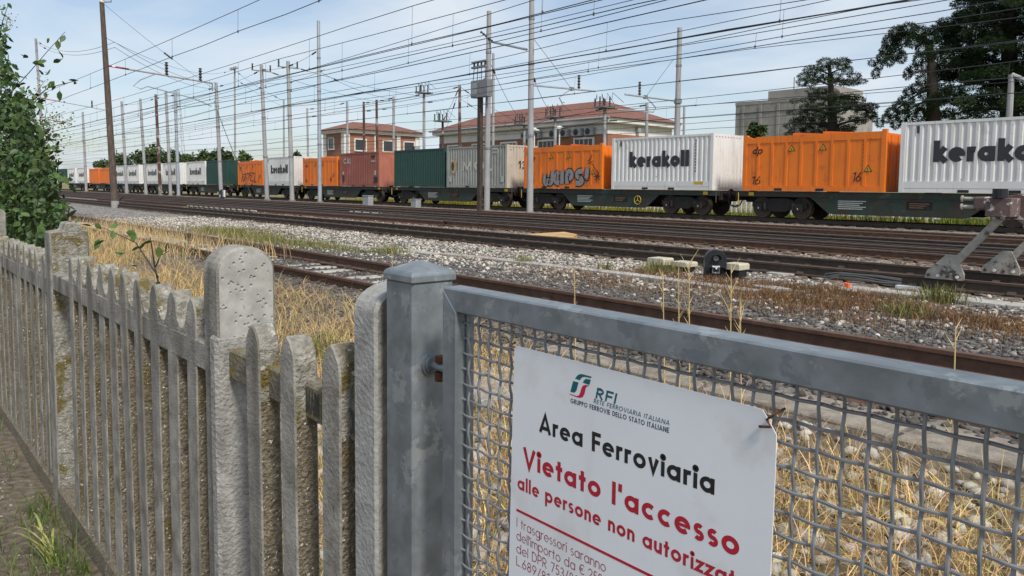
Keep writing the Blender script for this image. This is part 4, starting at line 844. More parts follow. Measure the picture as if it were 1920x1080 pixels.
ROW = [(600, 380, 27.6, (597, 39), 'bluish grey mast standing in front of the small orange container left of CAI', MASTG, .16), (548, 374, 27.6, (540, 115), 'grey mast in front of the white container between two small orange ones', MAST, .19),
       (501, 374, 27.6, (490, 122), 'grey mast with crosspiece in front of the scribbled orange container', MAST, .19), (415, 368, 27.4, (405, 155), 'grey mast in front of the farther dark green container', MAST, .2),
       (335, 365, 27.4, (328, 170), 'bluish mast among the far white containers', MASTG, .19), (320, 363, 27.4, (311, 172), 'grey mast just left of the bluish mast among the white containers', MAST, .19),
       (301, 362, 27.4, (292, 177), 'rust-streaked mast in front of the far white containers', MASTR, .2), (274, 362, 27.4, (263, 185), 'grey mast between the rust-streaked mast and the leaning timber pole', MAST, .19),
       (238, 360, 27.4, (228, 190), 'grey mast immediately right of the leaning timber pole', MAST, .2), (162, 357, 27.4, (155, 210), 'distant grey mast beside the bramble bush, in front of white containers', MAST, .2)]
rowpos = []
for px, py, Y, tip, lab, m, r in ROW:
    t, b, p = mast(px, py, Y, lab, r, r*.75, m, tip); rowpos.append((t, b, p))
    if px not in (548, 501): continue
    pd = p-np.array([0, 0, .5]); MB().tube([pd-np.array([0, .9, 0]), pd+np.array([0, .9, 0])], .045, 6).build('crosspiece', STEEL, t)
    for s in (-.8, .8): insulator(t, pd+np.array([0, s, .05]), pd+np.array([0, s, .55]), .09)
BACK = [(440, 300, 40, (440, 130), 'floodlight mast with lamp cluster above the far trees', MAST, .14), (532, 300, 40, (532, 187), 'thin grey mast behind the small white container', MAST, .13), (578, 300, 40, (576, 203), 'thin grey mast left of the brick signal building', MAST, .13), (651, 300, 41, (651, 190), 'grey mast in front of the left corner of the brick signal building', MAST, .15),
        (683, 300, 41, (682, 191), 'dark rusty mast in front of the brick signal building', MASTR, .15), (708, 300, 41, (706, 187), 'reddish brown mast in front of the middle of the signal building', MASTR, .15), (738, 300, 41, (738, 181), 'grey mast in front of the right half of the signal building', MAST, .15),
        (795, 300, 41, (795, 173), 'grey mast with square bracket right of the signal building', MAST, .15), (862, 300, 41, (862, 160), 'reddish brown mast at the left end of the red-roofed building', MASTR, .15), (925, 300, 40, (925, 100), 'thin grey mast just right of the switch cabinet mast', MAST, .13),
        (830, 300, 41, (830, 226), 'short dark post with insulators between the two buildings', MASTR, .13), (983, 300, 41, (983, 232), 'short grey post with insulators in front of the red roof, left of the tallest mast', MAST, .13), (1041, 300, 41, (1041, 218), 'short grey post with insulator platform in front of the red roof, centre', MAST, .15),
        (1134, 300, 41, (1134, 200), 'grey post with insulator platform at the corner of the red-roofed building', MAST, .15), (1213, 300, 41, (1213, 194), 'plain grey post in front of the right end of the red-roofed building', MAST, .13), (1283, 300, 41, (1283, 200), 'thin post right beside the stepped grey mast', MAST, .09)]
backpos = []
for px, py, Y, tip, lab, m, r in BACK:
    t, b, p = mast(px, py, Y, lab, r, r*.8, m, tip, z0=-.38, band=False); backpos.append((t, b, p))
    if 'insulator' in lab or 'bracket' in lab:
        MB().box((p[0]-.5, p[1]-.7, p[2]-.12), (p[0]+.5, p[1]+.7, p[2]-.02)).build('platform', STEEL, t)
        for k in range(5): insulator(t, p+np.array([-.4+.2*k, -.6+.3*(k % 4), 0]), p+np.array([-.4+.2*k, -.6+.3*(k % 4), .55+.15*(k % 2)]), .08)
        for k in range(4): MB().tube([p+np.array([-.3+.2*k, -.5+.3*k, .5]), p+np.array([-.6+.5*k, -.2, .9]), p+np.array([-1.2+.9*k, .3, .2])], .018, 5).build('jumper', WIRE, t)
    if 'floodlight' in lab:
        MB().tube([p-np.array([1.0, 0, 0]), p+np.array([1.0, 0, 0])], .05, 6).build('lamp_bar', STEEL, t)
        for k in range(4): MB().prism([(p[0]-1.0+.6*k-.2, p[2]), (p[0]-1.0+.6*k+.2, p[2]), (p[0]-1.0+.6*k+.15, p[2]+.3), (p[0]-1.0+.6*k-.15, p[2]+.3)], 'y', p[1]-.25, p[1]+.15).build('floodlight', ALU, t)
# leaning timber pole with the red and white beam
b = at_y(216, 390, 11.6); b[2] = -.3; top = at_y(189, -25, 11.6)
t = thing('timber_pole', 'dark leaning timber pole with a red and white beam, left of the picture', 'pole', b)
MB().tube([b, b+(top-b)*.5, top], [.20, .17, .125], 12).build('shaft', WOODP, t, smooth=True)
MB().tube([b, b+np.array([0, 0, .5])], .215, 12).build('base_band', CONC_L, t)
pa_ = b+(top-b)*.645; Xp = pa_[0]; e1 = at_x(398, 156, Xp)
va = np.array([Xp, pa_[1], pa_[2]]); seg = [0, .05, .08, .14, .2, 1.0]
for i, m in enumerate((REDW, WHITE, REDW, MASTR, MAST)): MB().tube([va+(e1-va)*seg[i], va+(e1-va)*seg[i+1]], .055, 8).build('beam', m, t, smooth=True)
for f in (.55, .88): q_ = va+(e1-va)*f; insulator(t, q_, q_+np.array([0, 0, .8]), .12)
q_ = va+(e1-va)*.45; MB().tube([q_, q_+np.array([0, -.9, -.45]), q_+np.array([0, -1.3, -.85]), q_+np.array([0, -.9, -1.0]), q_+np.array([0, -.5, -.8]), q_+np.array([0, 2.2, -1.3]), q_+np.array([0, 3.3, -1.7])], .035, 6).build('registration_arm', MASTG, t, smooth=True)
MB().tube([e1, e1+np.array([0, 0, -.5])], .04, 6).build('beam_end', STEEL, t)
k_ = b+(top-b)*.93; MB().tube([k_, k_+np.array([0, .5, .1]), k_+np.array([0, .5, .5])], .04, 6).build('top_bracket', STEEL, t); insulator(t, k_+np.array([0, .5, .4]), k_+np.array([0, .5, .85]), .07)
MB().tube([k_, k_+np.array([0, 0, -.0])+np.array([.02, .02, .12])], .15, 10).build('white_band', WHITE, t)
# grey mast behind the bush
t, b, p = mast(88, 400, 15.0, 'grey mast rising behind the bramble bush with a red tipped beam', .15, .11, MAST, (67, 72))
v0 = b+(p-b)*.63; e2 = at_x(196, 206, v0[0]); MB().tube([v0, v0+(e2-v0)*.3], .045, 8).build('beam', REDW, t); MB().tube([v0+(e2-v0)*.3, e2], .045, 8).build('beam', MASTG, t); insulator(t, v0+(e2-v0)*.8, v0+(e2-v0)*.8+np.array([0, 0, .7]), .1)
# far lattice pylon
pb_ = at_y(337, 300, 150); pb_[2] = -.4; pt_ = at_y(335, 165, 150); hgt = pt_[2]
t = thing('lattice_pylon', 'distant steel lattice pylon behind the far masts', 'pylon', pb_)
cs = [(-1, -1), (1, -1), (1, 1), (-1, 1)]
lev = np.linspace(0, 1, 9); wd_ = lambda f: 3.2*(1-f)+.5*f
for sx, sy in cs: MB().tube([(pb_[0]+sx*wd_(f), pb_[1]+sy*wd_(f), -.4+hgt*f) for f in (0, 1)], .13, 5).build('leg', MASTG, t)
for i in range(8):
    for k in range(4):
        (ax_, ay_), (bx_, by_) = cs[k], cs[(k+1) % 4]; f0, f1 = lev[i], lev[i+1]
        MB().tube([(pb_[0]+ax_*wd_(f0), pb_[1]+ay_*wd_(f0), -.4+hgt*f0), (pb_[0]+bx_*wd_(f1), pb_[1]+by_*wd_(f1), -.4+hgt*f1)], .07, 4).build('brace', MASTG, t)
for f in (.72, .86): MB().tube([(pb_[0]-6, pb_[1], hgt*f), (pb_[0]+6, pb_[1], hgt*f)], .12, 5).build('crossarm', MASTG, t)

# ================================================================== OVERHEAD LINES
def catenary(lab, Y, zm, zc, x0=-230, x1=26, span=46, ph=0, sag=.35, drop=True, rm=.011, twin=False, Y2=None):
    t = thing('catenary_line', lab, 'overhead wire', (x1, Y, zm), 'overhead contact lines'); mb = MB(); n = 70; Y2 = Y if Y2 is None else Y2
    yy = lambda x: Y+(Y2-Y)*(x1-x)/(x1-x0)
    zz = lambda x: zm-sag*(1-((((x+ph)/span) % 1)*2-1)**2)
    xs = np.linspace(x0, x1, n)
    MB().tube([(x, yy(x), zz(x)) for x in xs], rm, 5, cap=False).build('messenger_wire', WIRE, t)
    if zc is not None:
        MB().tube([(x, yy(x), zc+.02*math.sin(x)) for x in xs], rm*1.05, 5, cap=False).build('contact_wire', WIRE, t)
        if twin: MB().tube([(x, yy(x)+.28, zc+.06) for x in xs], rm, 5, cap=False).build('contact_wire', WIRE, t)
    if drop and zc is not None:
        k = 0; x = x1-random.uniform(2, 6)
        while x > -120 and k < 24:
            MB().tube([(x, yy(x), zc), (x+.03, yy(x), zz(x))], .0055, 4, cap=False).build('dropper', WIRE, t)
            MB().tube([(x, yy(x), zc-.03), (x, yy(x), zc+.05)], .022, 5).build('dropper_clip', INSUL, t)
            x -= random.choice((5.5, 6.5, 7.5)); k += 1
catenary('overhead line closest to the camera, crossing the upper left sky', 9.5, 6.85, 6.05, ph=8, sag=.12, x1=3)
catenary('overhead line above the buffer stop track, highest of the long diagonals', 12.45, 6.42, 5.32, ph=20, sag=.15, twin=True)
catenary('overhead line just beyond the buffer stop track line', 13.25, 6.28, 5.26, ph=30, sag=.15)
catenary('thick overhead line above the bright railway track', 16.85, 6.2, 5.22, ph=6, sag=.25, rm=.016, twin=True)
catenary('overhead line above the dark track beyond the bright one', 19.65, 6.0, 5.28, ph=40, sag=.35)
catenary('overhead line above the track on pale sleepers', 23.7, 6.15, 5.25, ph=17, sag=.4, twin=True)
catenary('overhead line above the container train', 30.7, 5.9, 5.2, ph=3, sag=.35, rm=.014)
catenary('overhead line behind the train, level with the red roof', 37.5, 6.3, 5.4, ph=33, sag=.4, rm=.014, twin=True)
catenary('low overhead line passing in front of the two brick buildings', 43, 6.0, 5.2, ph=13, sag=.4, rm=.015)
catenary('single feeder wire above the bright railway track', 17.4, 6.95, None, ph=0, sag=.3, drop=False)
catenary('single feeder wire carried on the tall grey masts', 25.9, 8.25, None, ph=22, sag=.5, drop=False, rm=.016)
catenary('second feeder wire carried on the tall grey masts', 25.6, 7.3, None, ph=12, sag=.5, drop=False, rm=.014)
catenary('converging overhead line that crosses from the near to the far tracks', 12.8, 6.7, 5.7, ph=12, sag=.2, Y2=27)
catenary('second converging overhead line crossing the yard', 18.2, 6.5, 5.6, ph=2, sag=.2, Y2=33)
def wire(lab, pts, r=.012, beads=()):
    t = thing('cross_wire', lab, 'overhead wire', pts[0], 'transverse wires between masts'); P_ = [np.array(p, float) for p in pts]
    path = []
    for a, b_ in zip(P_[:-1], P_[1:]):
        for i in range(12): f = i/12; q = a+(b_-a)*f; path.append(q-np.array([0, 0, .02*np.linalg.norm(b_-a)*4*f*(1-f)]))
    path.append(P_[-1]); MB().tube(path, r, 5, cap=False).build('strand', WIRE, t)
    for f in beads: q = path[int(f*(len(path)-1))]; q2 = path[min(len(path)-1, int(f*(len(path)-1))+1)]; d = (q2-q)/(np.linalg.norm(q2-q)+1e-9); insulator(t, q, q+d*.6, .07)
top = lambda i, lst=rowpos: lst[i][2]
wire('wire from the timber pole down to the right across the sky', [k_, e1+np.array([0, .5, -.6])], .01, (.55,))
wire('wire from the timber pole to the floodlight mast', [va+np.array([0, 0, 1.6]), backpos[0][2]], .012, (.9,))
wire('wire from the mast behind the bush to the timber pole beam', [p-np.array([0, 0, .2]), va+np.array([0, .5, 1.4]), top(3)], .013, (.08,))
wire('second wire from the mast behind the bush', [p-np.array([0, 0, .4]), va+np.array([0, .5, 1.1]), top(3)-np.array([0, 0, .6])], .013, (.1,))
for i, (a, b_, lab) in enumerate(((0, 1, 'bluish mast by the small orange container'), (1, 2, 'mast before the white container'), (2, 3, 'mast with crosspiece'), (3, 5, 'mast before the farther green container'), (4, 6, 'bluish far mast'), (6, 8, 'rust-streaked mast'))):
    wire('sagging wire strung leftwards from the '+lab, [top(a)-np.array([0, 0, 2.2 if a == 0 else .4]), top(b_)-np.array([0, 0, .4])], .014, (.1, .9))
    wire('lower sagging wire strung leftwards from the '+lab, [top(a)-np.array([0, -.5, 3.6 if a == 0 else 1.6]), top(b_)-np.array([0, -.5, 1.5])], .014, (.15,))
for i, (a, b_, lab) in enumerate(((2, 3, 'left corner of the signal building'), (4, 6, 'dark rusty signal building mast'), (5, 7, 'reddish signal building mast'), (7, 8, 'bracketed mast'), (8, 10, 'reddish mast by the red roof'), (8, 11, 'left end of the red roof'), (11, 12, 'red roof centre posts'), (12, 13, 'insulator platforms'), (13, 14, 'building corner post'), (0, 1, 'floodlight mast'))):
    wire('thin wire at the '+lab, [top(a, backpos)-np.array([0, 0, .1]), top(b_, backpos)-np.array([0, 0, .1])], .016, (.1, .9))
    wire('lower wire at the '+lab, [top(a, backpos)-np.array([0, .3, 1.0]), top(b_, backpos)-np.array([0, -.3, .9])], .014, (.2,))
for i, (a, f, b_, lab) in enumerate(((rowpos[0][2]-np.array([0, 0, 3.8]), (.2,), backpos[6][2]-np.array([0, 0, .3]), 'long oblique wire from the bluish mast to the signal building masts'), (rowpos[1][2]-np.array([0, 0, .3]), (.1,), backpos[7][2]-np.array([0, 0, .4]), 'oblique wire from the mast before the white container to the bracketed mast'),
                                      (rowpos[2][2]-np.array([0, 0, .3]), (.1,), backpos[5][2]-np.array([0, 0, .2]), 'oblique wire from the mast with crosspiece to the signal building'), (pB-np.array([0, 0, 2.5]), (.1,), backpos[11][2], 'drooping wires from the switch cabinet mast to the red roof posts'), (pB-np.array([0, 0, 3.2]), (.1,), backpos[8][2]-np.array([0, 0, 1]), 'wire from the switch cabinet mast back to the reddish mast'),
                                      (pA-np.array([0, 0, 5.0]), (.1,), backpos[12][2], 'wire from the tallest mast to the insulator platforms'))):
    wire(lab, [a, b_], .014, f)
b_ = at_y(477, 371, 27.0); b_[2] = -.25
wire('pale guy wire anchored beside the track, leaning up to the left', [b_, rowpos[3][2]-np.array([0, 0, 2.5])], .03)

# ================================================================== BUILDINGS
def window(t, name, plane, a0, a1, z0, z1, normal, frame=PLASTER, bars=0, depth=.14):
    """framed window standing slightly proud of a wall; plane = ('x'|'y', value), normal = +1/-1"""
    ax, v = plane; f = .16
    def bx(a, b, c, d, o0, o1, nm, m, par):
        lo, hi = sorted((v+normal*o0, v+normal*o1)); A_, B_ = ((lo, a, c), (hi, b, d)) if ax == 'x' else ((a, lo, c), (b, hi, d)); return MB().box(A_, B_).build(nm, m, par)
    w_ = bx(a0, a1, z0, z1, .002, .05, name, GLASSD, t)
    bx(a0-f, a0, z0-f, z1+f, .003, depth, 'frame', frame, w_); bx(a1, a1+f, z0-f, z1+f, .003, depth, 'frame', frame, w_)
    bx(a0, a1, z1, z1+f, .003, depth, 'frame', frame, w_); bx(a0, a1, z0-f, z0, .003, depth+.05, 'sill', frame, w_)
    for k in range(bars): aa = a0+(a1-a0)*(k+1)/(bars+1); bx(aa-.03, aa+.03, z0, z1, .052, .08, 'glazing_bar', frame, w_)
    return w_
def hip_roof(t, x0, x1, y0, y1, z, rise, ov=.6):
    x0, x1, y0, y1 = x0-ov, x1+ov, y0-ov, y1+ov; w_ = min(x1-x0, y1-y0)/2
    if x1-x0 > y1-y0: r = [(x0+w_, (y0+y1)/2, z+rise), (x1-w_, (y0+y1)/2, z+rise)]
    else: r = [((x0+x1)/2, y0+w_, z+rise), ((x0+x1)/2, y1-w_, z+rise)]
    vs = [(x0, y0, z), (x1, y0, z), (x1, y1, z), (x0, y1, z)]+r
    fs = [(0, 1, 5, 4), (1, 2, 5), (2, 3, 4, 5), (3, 0, 4)] if x1-x0 > y1-y0 else [(0, 1, 4), (1, 2, 5, 4), (2, 3, 5), (3, 0, 4, 5)]
    rf = MB().add(vs, fs+[(3, 2, 1, 0)]).build('roof', ROOFT, t)
    # rows of tiles as raised battens
    mb = MB(); 
    return rf
X1, Y0, Y1_, X0 = -42.9, 48.0, 56.8, -67.0
t = thing('station_building', 'long brick building with white band and red hipped roof behind the train', 'building', ((X0+X1)/2, (Y0+Y1_)/2, -.4))
BRK = mat('brick_brown', (.26, .135, .09), .9, var=.2, scale=1, spots=((.2, .10, .07), 12, .5, .6))
ze = 7.0
MB().box((X0, Y0, -.4), (X1, Y1_, 5.78)).build('wall', BRICKO, t); MB().box((X0+.03, Y0+.03, 5.78), (X1-.03, Y1_-.03, ze-.35)).build('plaster_band', PLASTER, t)
MB().box((X0-.55, Y0-.55, ze-.35), (X1+.55, Y1_+.55, ze+.1)).build('cornice', PLASTER, t, bevel=.05)
rf = hip_roof(t, X0, X1, Y0, Y1_, ze+.1, 2.1, .75)
for xx in (-65.2, -61.0, -56.5, -51.2, -46.6): window(t, 'window', ('y', Y0), xx, xx+2.1, 3.6, 5.4, -1, bars=3)
for yy_ in (50.3, 53.9): window(t, 'window', ('x', X1), yy_, yy_+2.0, 3.9, 5.35, 1, bars=2)
for k, xx in enumerate((-49.6, -48.2, -46.6, -45.2, -51.8, -53.4)):
    a = MB().box((xx, Y0-.38, 5.70), (xx+.95, Y0-.01, 6.35)).build('air_conditioner', ALU, t); MB().tube([(xx+.35, Y0-.381, 6.02), (xx+.35, Y0-.41, 6.02)], .27, 14).build('fan_grille', BLACKP, a)
for xx in (-50.4, -47.2): MB().tube([(xx, Y0-1.4, -.4), (xx, Y0-1.4, 6.3)], .06, 6).build('lamp_pole', WHITE, t); MB().tube([(xx, Y0-1.4, 6.3), (xx, Y0-1.4, 6.55)], [.5, .15], 12).build('lamp_shade', WHITE, t, smooth=True)
for xx in (X0+.3, -58.5, X1-.35): MB().tube([(xx, Y0-.09, -.4), (xx, Y0-.09, 6.6)], .07, 8).build('downpipe', ALU, t)
MB().tube([(X0-.8, Y0-.72, 7.06), (X1+.8, Y0-.72, 7.06)], .09, 8).build('gutter', ALU, t)
MB().box((X1+.01, 51.6, 6.1), (X1+.3, 52.0, 6.5)).build('wall_lamp', ALU, t)
X1, Y0, Y1_, X0 = -91.4, 50.0, 62.0, -97.2; ze = 8.75
t = thing('signal_box', 'two-storey brick signal building with white corner pilasters and brown roof', 'building', ((X0+X1)/2, (Y0+Y1_)/2, -.4))
MB().box((X0, Y0, -.4), (X1, Y1_, ze-.5)).build('wall', BRICKO, t); MB().box((X0-.35, Y0-.35, ze-.5), (X1+.35, Y1_+.35, ze)).build('cornice', PLASTER, t, bevel=.05)
hip_roof(t, X0, X1, Y0, Y1_, ze+.004, 1.25, .75)
for (xa, ya) in ((X0-.06, Y0-.06), (X1-.75, Y0-.06)): MB().box((xa, ya, -.4), (xa+.85, ya+.85, ze-.5)).build('pilaster', PLASTER, t)
for ya in (54.6, 58.2, 61.3): MB().box((X1-.3, ya, -.4), (X1+.06, ya+.6, ze-.5)).build('pilaster', PLASTER, t)
window(t, 'window', ('y', Y0), -95.6, -94.2, 6.2, 7.6, -1)
for ya in (51.6, 56.0, 59.4): window(t, 'window', ('x', X1), ya, ya+1.6, 6.0, 7.4, 1)
a = MB().box((X1+.01, 53.4, 3.9), (X1+.45, 54.4, 5.2)).build('air_conditioner', ALU, t); MB().box((X1+.01, 61.0, 5.6), (X1+.4, 61.9, 6.9)).build('air_conditioner', ALU, t)
sa = at_y(1378, 250, 92); sb = at_y(1500, 250, 92); stz = at_y(1400, 197, 92)[2]; st2 = at_y(1460, 182, 92)[2]
t = thing('grain_silo', 'grey concrete industrial building behind the small pine', 'building', ((sa[0]+sb[0])/2, 98, -.4))
MB().box((sa[0], 92, -.4), (sb[0]+3, 106, stz)).build('wall', SILO, t); MB().box((sa[0]-.05, 91.95, stz), (sb[0]+3.05, 106.05, stz+.4)).build('parapet', SILO, t)
tw = at_y(1440, 190, 93); MB().box((tw[0], 93, stz+.5), (tw[0]+9, 101, st2+1.0)).build('roof_tower', SILO, t)
for k in range(6): xx = sa[0]+1+k*2.6; MB().box((xx, 91.88, -.4), (xx+.35, 92.0, stz-.1)).build('pilaster', SILO, t)
for k in range(3): zz_ = 3+k*4.2; MB().box((sa[0], 91.94, zz_), (sb[0]+3, 91.99, zz_+.18)).build('band', SILO, t)
MB().tube([(tw[0]+2, 96, st2+1), (tw[0]+2, 96, st2+3)], .08, 6).build('vent_pipe', STEEL, t)
# pale palisade and props behind the train
t = thing('white_palisade', 'low white palisade seen under the wagons', 'fence', (-25, 37, -.35)); first = None
for k in range(110):
    x = -46+k*.30
    if first is None: first = MB().prism([(-.05, -.4), (.05, -.4), (.05, .62), (0, .70), (-.05, .62)], 'y', -.02, .02).build('pale', WHITE, None); first.parent = t; first.location = Vector((x, 37, 0))-t.location
    else: dup(first, t, Vector((x, 37, 0))-t.location)
for z in (-.05, .45): MB().box((-46.1, 37.022, z), (-13, 37.06, z+.07)).build('rail', WHITE, t)
for k, (xa, xb) in enumerate(((1612, 1632), (1645, 1652), (1655, 1668), (1678, 1695))):
    p0 = at_y((xa if k < 2 else xb), 411, 35.5); p1 = at_y((xb if k < 2 else xa), 396, 35.5); p0[2] = -.36
    o = MB().bar(p0, p1+(p1-p0)*.35, .16, .10).build('concrete_prop', CONC_L, None, bevel=.01, loc=p0); tag(o, ('left-leaning', 'second', 'third', 'right-leaning')[k]+' pale sloping prop on the grass under the green wagon' if k in (0, 3) else ('second', 'third')[k-1]+' pale sloping prop from the left under the green wagon', 'prop', 'sloping props behind the train')

# ================================================================== THINGS ON THE GROUND
# buffer stop on the second track
t = thing('buffer_stop', 'brown and white flaking buffer stop at the right edge', 'buffer stop', (-3.3, 12.46, -.17))
for y, nm in ((11.72, 0), (13.20, 1)):
    fa = at_y(1736, 528, 11.72)[0] if nm == 0 else -4.0
    mb = MB(); mb.prism([(fa, -.02), (fa+.52, -.02), (fa+.52, .08), (fa+.40, .34), (fa+.28, .34), (fa+.03, .09)], 'y', y-.075, y-.045); pl = mb.build('foot_plate', BUFGREY, t, bevel=.006)
    for k in range(4): MB().tube([(fa+.06+.125*k, y-.076, .03), (fa+.06+.125*k, y-.10, .03)], .022, 8).build('bolt', WHITE if k % 2 else RAILR, pl)
    MB().bar((fa+.38, y-.035, .22), (fa+.98, y-.035, .96), .06, .10).build('strut', BUFGREY, t, bevel=.006)
    MB().bar((fa+1.75, y-.035, .05), (fa+1.15, y-.035, .90), .06, .10).build('strut', BUFGREY, t, bevel=.006)
    MB().prism([(fa+.80, .86), (fa+1.30, .86), (fa+1.30, 1.18), (fa+1.12, 1.20), (fa+.84, 1.16)], 'y', y-.10, y+.10).build('gusset', BUFPAINT, t, bevel=.008)
    b_ = MB(); b_.box((fa+.62, y-.19, .98), (fa+.80, y+.19, 1.16)); b_.build('buffer_block', BUFPAINT, t, bevel=.02)
    for z in (1.02, 1.13): MB().tube([(fa+.46, y-.12, z), (fa+.63, y-.12, z)], .026, 8).tube([(fa+.45, y-.12, z), (fa+.47, y-.12, z)], .045, 10).build('spring_rod', BUFGREY, t)
MB().box((-3.42, 11.25, .90), (-3.12, 13.7, 1.15)).build('cross_beam', BUFPAINT, t, bevel=.01)
MB().tube([(-3.27, 11.3, 1.15), (-3.27, 11.3, 1.27)], .09, 12).build('lamp_bracket', BLACKP, t)
# dwarf signal
pd_ = at_z(1342, 523, -.21); t = thing('dwarf_signal', 'black dwarf signal with three lenses and a white number plate', 'signal', pd_)
hh = at_y(1342, 468, pd_[1])[2]
def rot_part(mb, name, m, par, ang=-.75, bevel=0, smooth=False):
    ca, sa_ = math.cos(ang), math.sin(ang); mb.v = [(pd_[0]+ca*v[0]-sa_*v[1], pd_[1]+sa_*v[0]+ca*v[1], v[2]) for v in mb.v]; return mb.build(name, m, par, bevel=bevel, smooth=smooth)
ar = [(.17*math.cos(a), hh-.17+.17*math.sin(a)) for a in np.linspace(0, math.pi, 11)]
rot_part(MB().prism([(-.17, -.23), (.17, -.23)]+ar, 'y', .02, .20), 'housing', BLACKP, t, ang=.75, bevel=.008)
ANG = .75
for k, (x, z) in enumerate(((.0, hh-.14), (-.07, hh-.34), (.08, hh-.34))):
    h_ = MB(); n = 12; vs = []
    for yv in (.02, -.10): vs += [(x+.065*math.cos(a), yv, z+.065*math.sin(a)) for a in np.linspace(-.3, math.pi+.3, n)]
    h_.add(vs, [(i, i+1, n+i+1, n+i) for i in range(n-1)]); rot_part(h_, 'lamp_hood', BLACKP, t, ang=ANG)
    l_ = MB(); l_.tube([(x, .019, z), (x, .005, z)], .045, 12); rot_part(l_, 'lens', GLASSD if k else LINEW, t, ang=ANG)
rot_part(MB().box((-.06, .002, -.12), (.06, .018, .0)), 'number_plate', WHITE, t, ang=ANG)
mb = MB(); lettering(mb, '64', -.045, .045, -.10, .08, .2, (0, .0, 0), lift=.0008, sp=.12); rot_part(mb, 'plate_number', BLK, t, ang=ANG)
for (xa, xb, ya, yb, lab) in ((1219, 1258, 478, 494, 'cream-lidded junction box farthest left of the dwarf signal'), (1262, 1303, 485, 497, 'cream-lidded junction box just left of the dwarf signal'), (1361, 1400, 488, 503, 'cream-lidded junction box right of the dwarf signal')):
    Yb = 10.75; a = at_y(xa, yb, Yb); b_ = at_y(xb, yb, Yb); zt = at_y((xa+xb)/2, ya+5, Yb)[2]; xm = (a[0]+b_[0])/2; hw_ = abs(b_[0]-a[0])*.40
    t = thing('junction_box', lab, 'box', (xm, Yb, -.22), 'cream-lidded junction boxes')
    MB().box((xm-hw_*.8, Yb-.10, a[2]-.12), (xm+hw_*.8, Yb+.12, a[2]+.01)).build('housing', BLACKP, t); MB().prism([(xm-hw_, a[2]), (xm+hw_, a[2]), (xm+hw_, zt-.02), (xm+hw_*.85, zt), (xm-hw_*.85, zt), (xm-hw_, zt-.02)], 'y', Yb-.15, Yb+.15).build('lid', CREAMBOX, t, bevel=.006)
    MB().box((xm-.05, Yb-.04, -.3), (xm+.05, Yb+.04, a[2]-.11)).build('stem', RUST, t)
pk = [at_z(x, y, -.02) for x, y in ((984, 439), (1058, 434.5), (1082, 439), (1074, 444.5))]
pl = MB().prism([(float(q_[0]), float(q_[1])) for q_ in pk][::-1], 'z', -.19, -.02); tag(pl.build('timber_board', PLANK, None, bevel=.008, loc=(float(pk[0][0]), float(pk[0][1]), -.19)), 'yellow timber board lying between the rails in the centre', 'board')
for (px, py, w_, h_, lab) in ((690, 386, .75, .75, 'larger grey trackside cabinet in front of the brown container'), (780, 388, .55, .62, 'smaller pale trackside cabinet in front of the dark green container')):
    p_ = at_y(px, py, 26.3); t = thing('trackside_cabinet', lab, 'cabinet', (p_[0], 26.3, -.22)); MB().box((p_[0]-w_/2, 26.1, -.25), (p_[0]+w_/2, 26.5, -.22+h_)).build('housing', ALU, t, bevel=.02); MB().box((p_[0]-w_/2-.03, 26.07, -.22+h_), (p_[0]+w_/2+.03, 26.53, -.18+h_)).build('lid', ALU, t, bevel=.01)
p_ = at_y(275, 388, 16.0); t = thing('point_lever', 'dark point lever lying beside the far tracks, right of the timber pole', 'lever', (p_[0], 14.4, -.2)); MB().tube([(p_[0]-1.2, 14.4, -.12), (p_[0]+.2, 14.4, .28), (p_[0]+.7, 14.4, .36)], .045, 8).build('handle', RAILD, t); MB().box((p_[0]-1.5, 14.2, -.22), (p_[0]+.4, 14.6, -.02)).build('base', RAILD, t, bevel=.03)
p_ = at_y(415, 372, 25.2); t = thing('dwarf_signal', 'small black signal with white bracket at the mast before the far green container', 'signal', (p_[0], 25.2, -.22)); MB().prism([(p_[0]-.5, -.25), (p_[0]+.5, -.25), (p_[0]+.45, .5), (p_[0]+.15, .75), (p_[0]-.3, .6)], 'y', 25.1, 25.3).build('housing', BLACKP, t); MB().tube([(p_[0], 25.09, .15), (p_[0], 25.05, .15)], .14, 10).build('lens', LINEW, t); MB().box((p_[0]+.5, 25.15, .1), (p_[0]+.85, 25.25, .7)).build('bracket', WHITE, t)
t = thing('cable_bundle', 'loose grey cable bundle in the russet weeds left of the buffer stop', 'cable', (-4.6, 11.0, -.2))
for k in range(4):
    pts = [at_y(x, y+k*3.2+random.uniform(-2, 2), 10.95+.03*k) for x, y in ((1542, 524), (1548, 515), (1575, 510), (1610, 513), (1650, 518), (1690, 523))]
    MB().tube(pts, .007, 6).build('cable', CABLE, t, smooth=True)
p_ = at_z(1588, 545, -.2); o = MB().prism([(p_[0]-.04, -.25), (p_[0]+.04, -.25), (p_[0]+.03, -.10), (p_[0]-.03, -.08)], 'y', p_[1]-.03, p_[1]+.03).build('plastic_marker', ORANGEP, None, loc=(p_[0], p_[1], -.25)); tag(o, 'small orange plastic marker in the russet weeds', 'marker')
for k, (px, py, sx, lab) in enumerate(((1465, 513, .35, 'grey concrete fragment right of the dwarf signal'), (1620, 549, .55, 'flat pale concrete fragment below the cable bundle'), (1450, 540, .35, 'pale concrete fragment under the junction boxes'), (1700, 538, .2, 'white flaking fragment next to the buffer stop foot'))):
    c = at_z(px, py, -.17); an = np.sort(RNG.uniform(0, 2*math.pi, 7)); poly = [(c[0]+sx*(.6+.4*random.random())*math.cos(a), c[1]+sx*.6*(.6+.4*random.random())*math.sin(a)) for a in an]
    o = MB().prism(poly, 'z', -.24, -.15).build('concrete_fragment', SLEEP if k != 3 else WHITE, None, bevel=.006, loc=(c[0], c[1], -.24)); tag(o, lab, 'fragment')

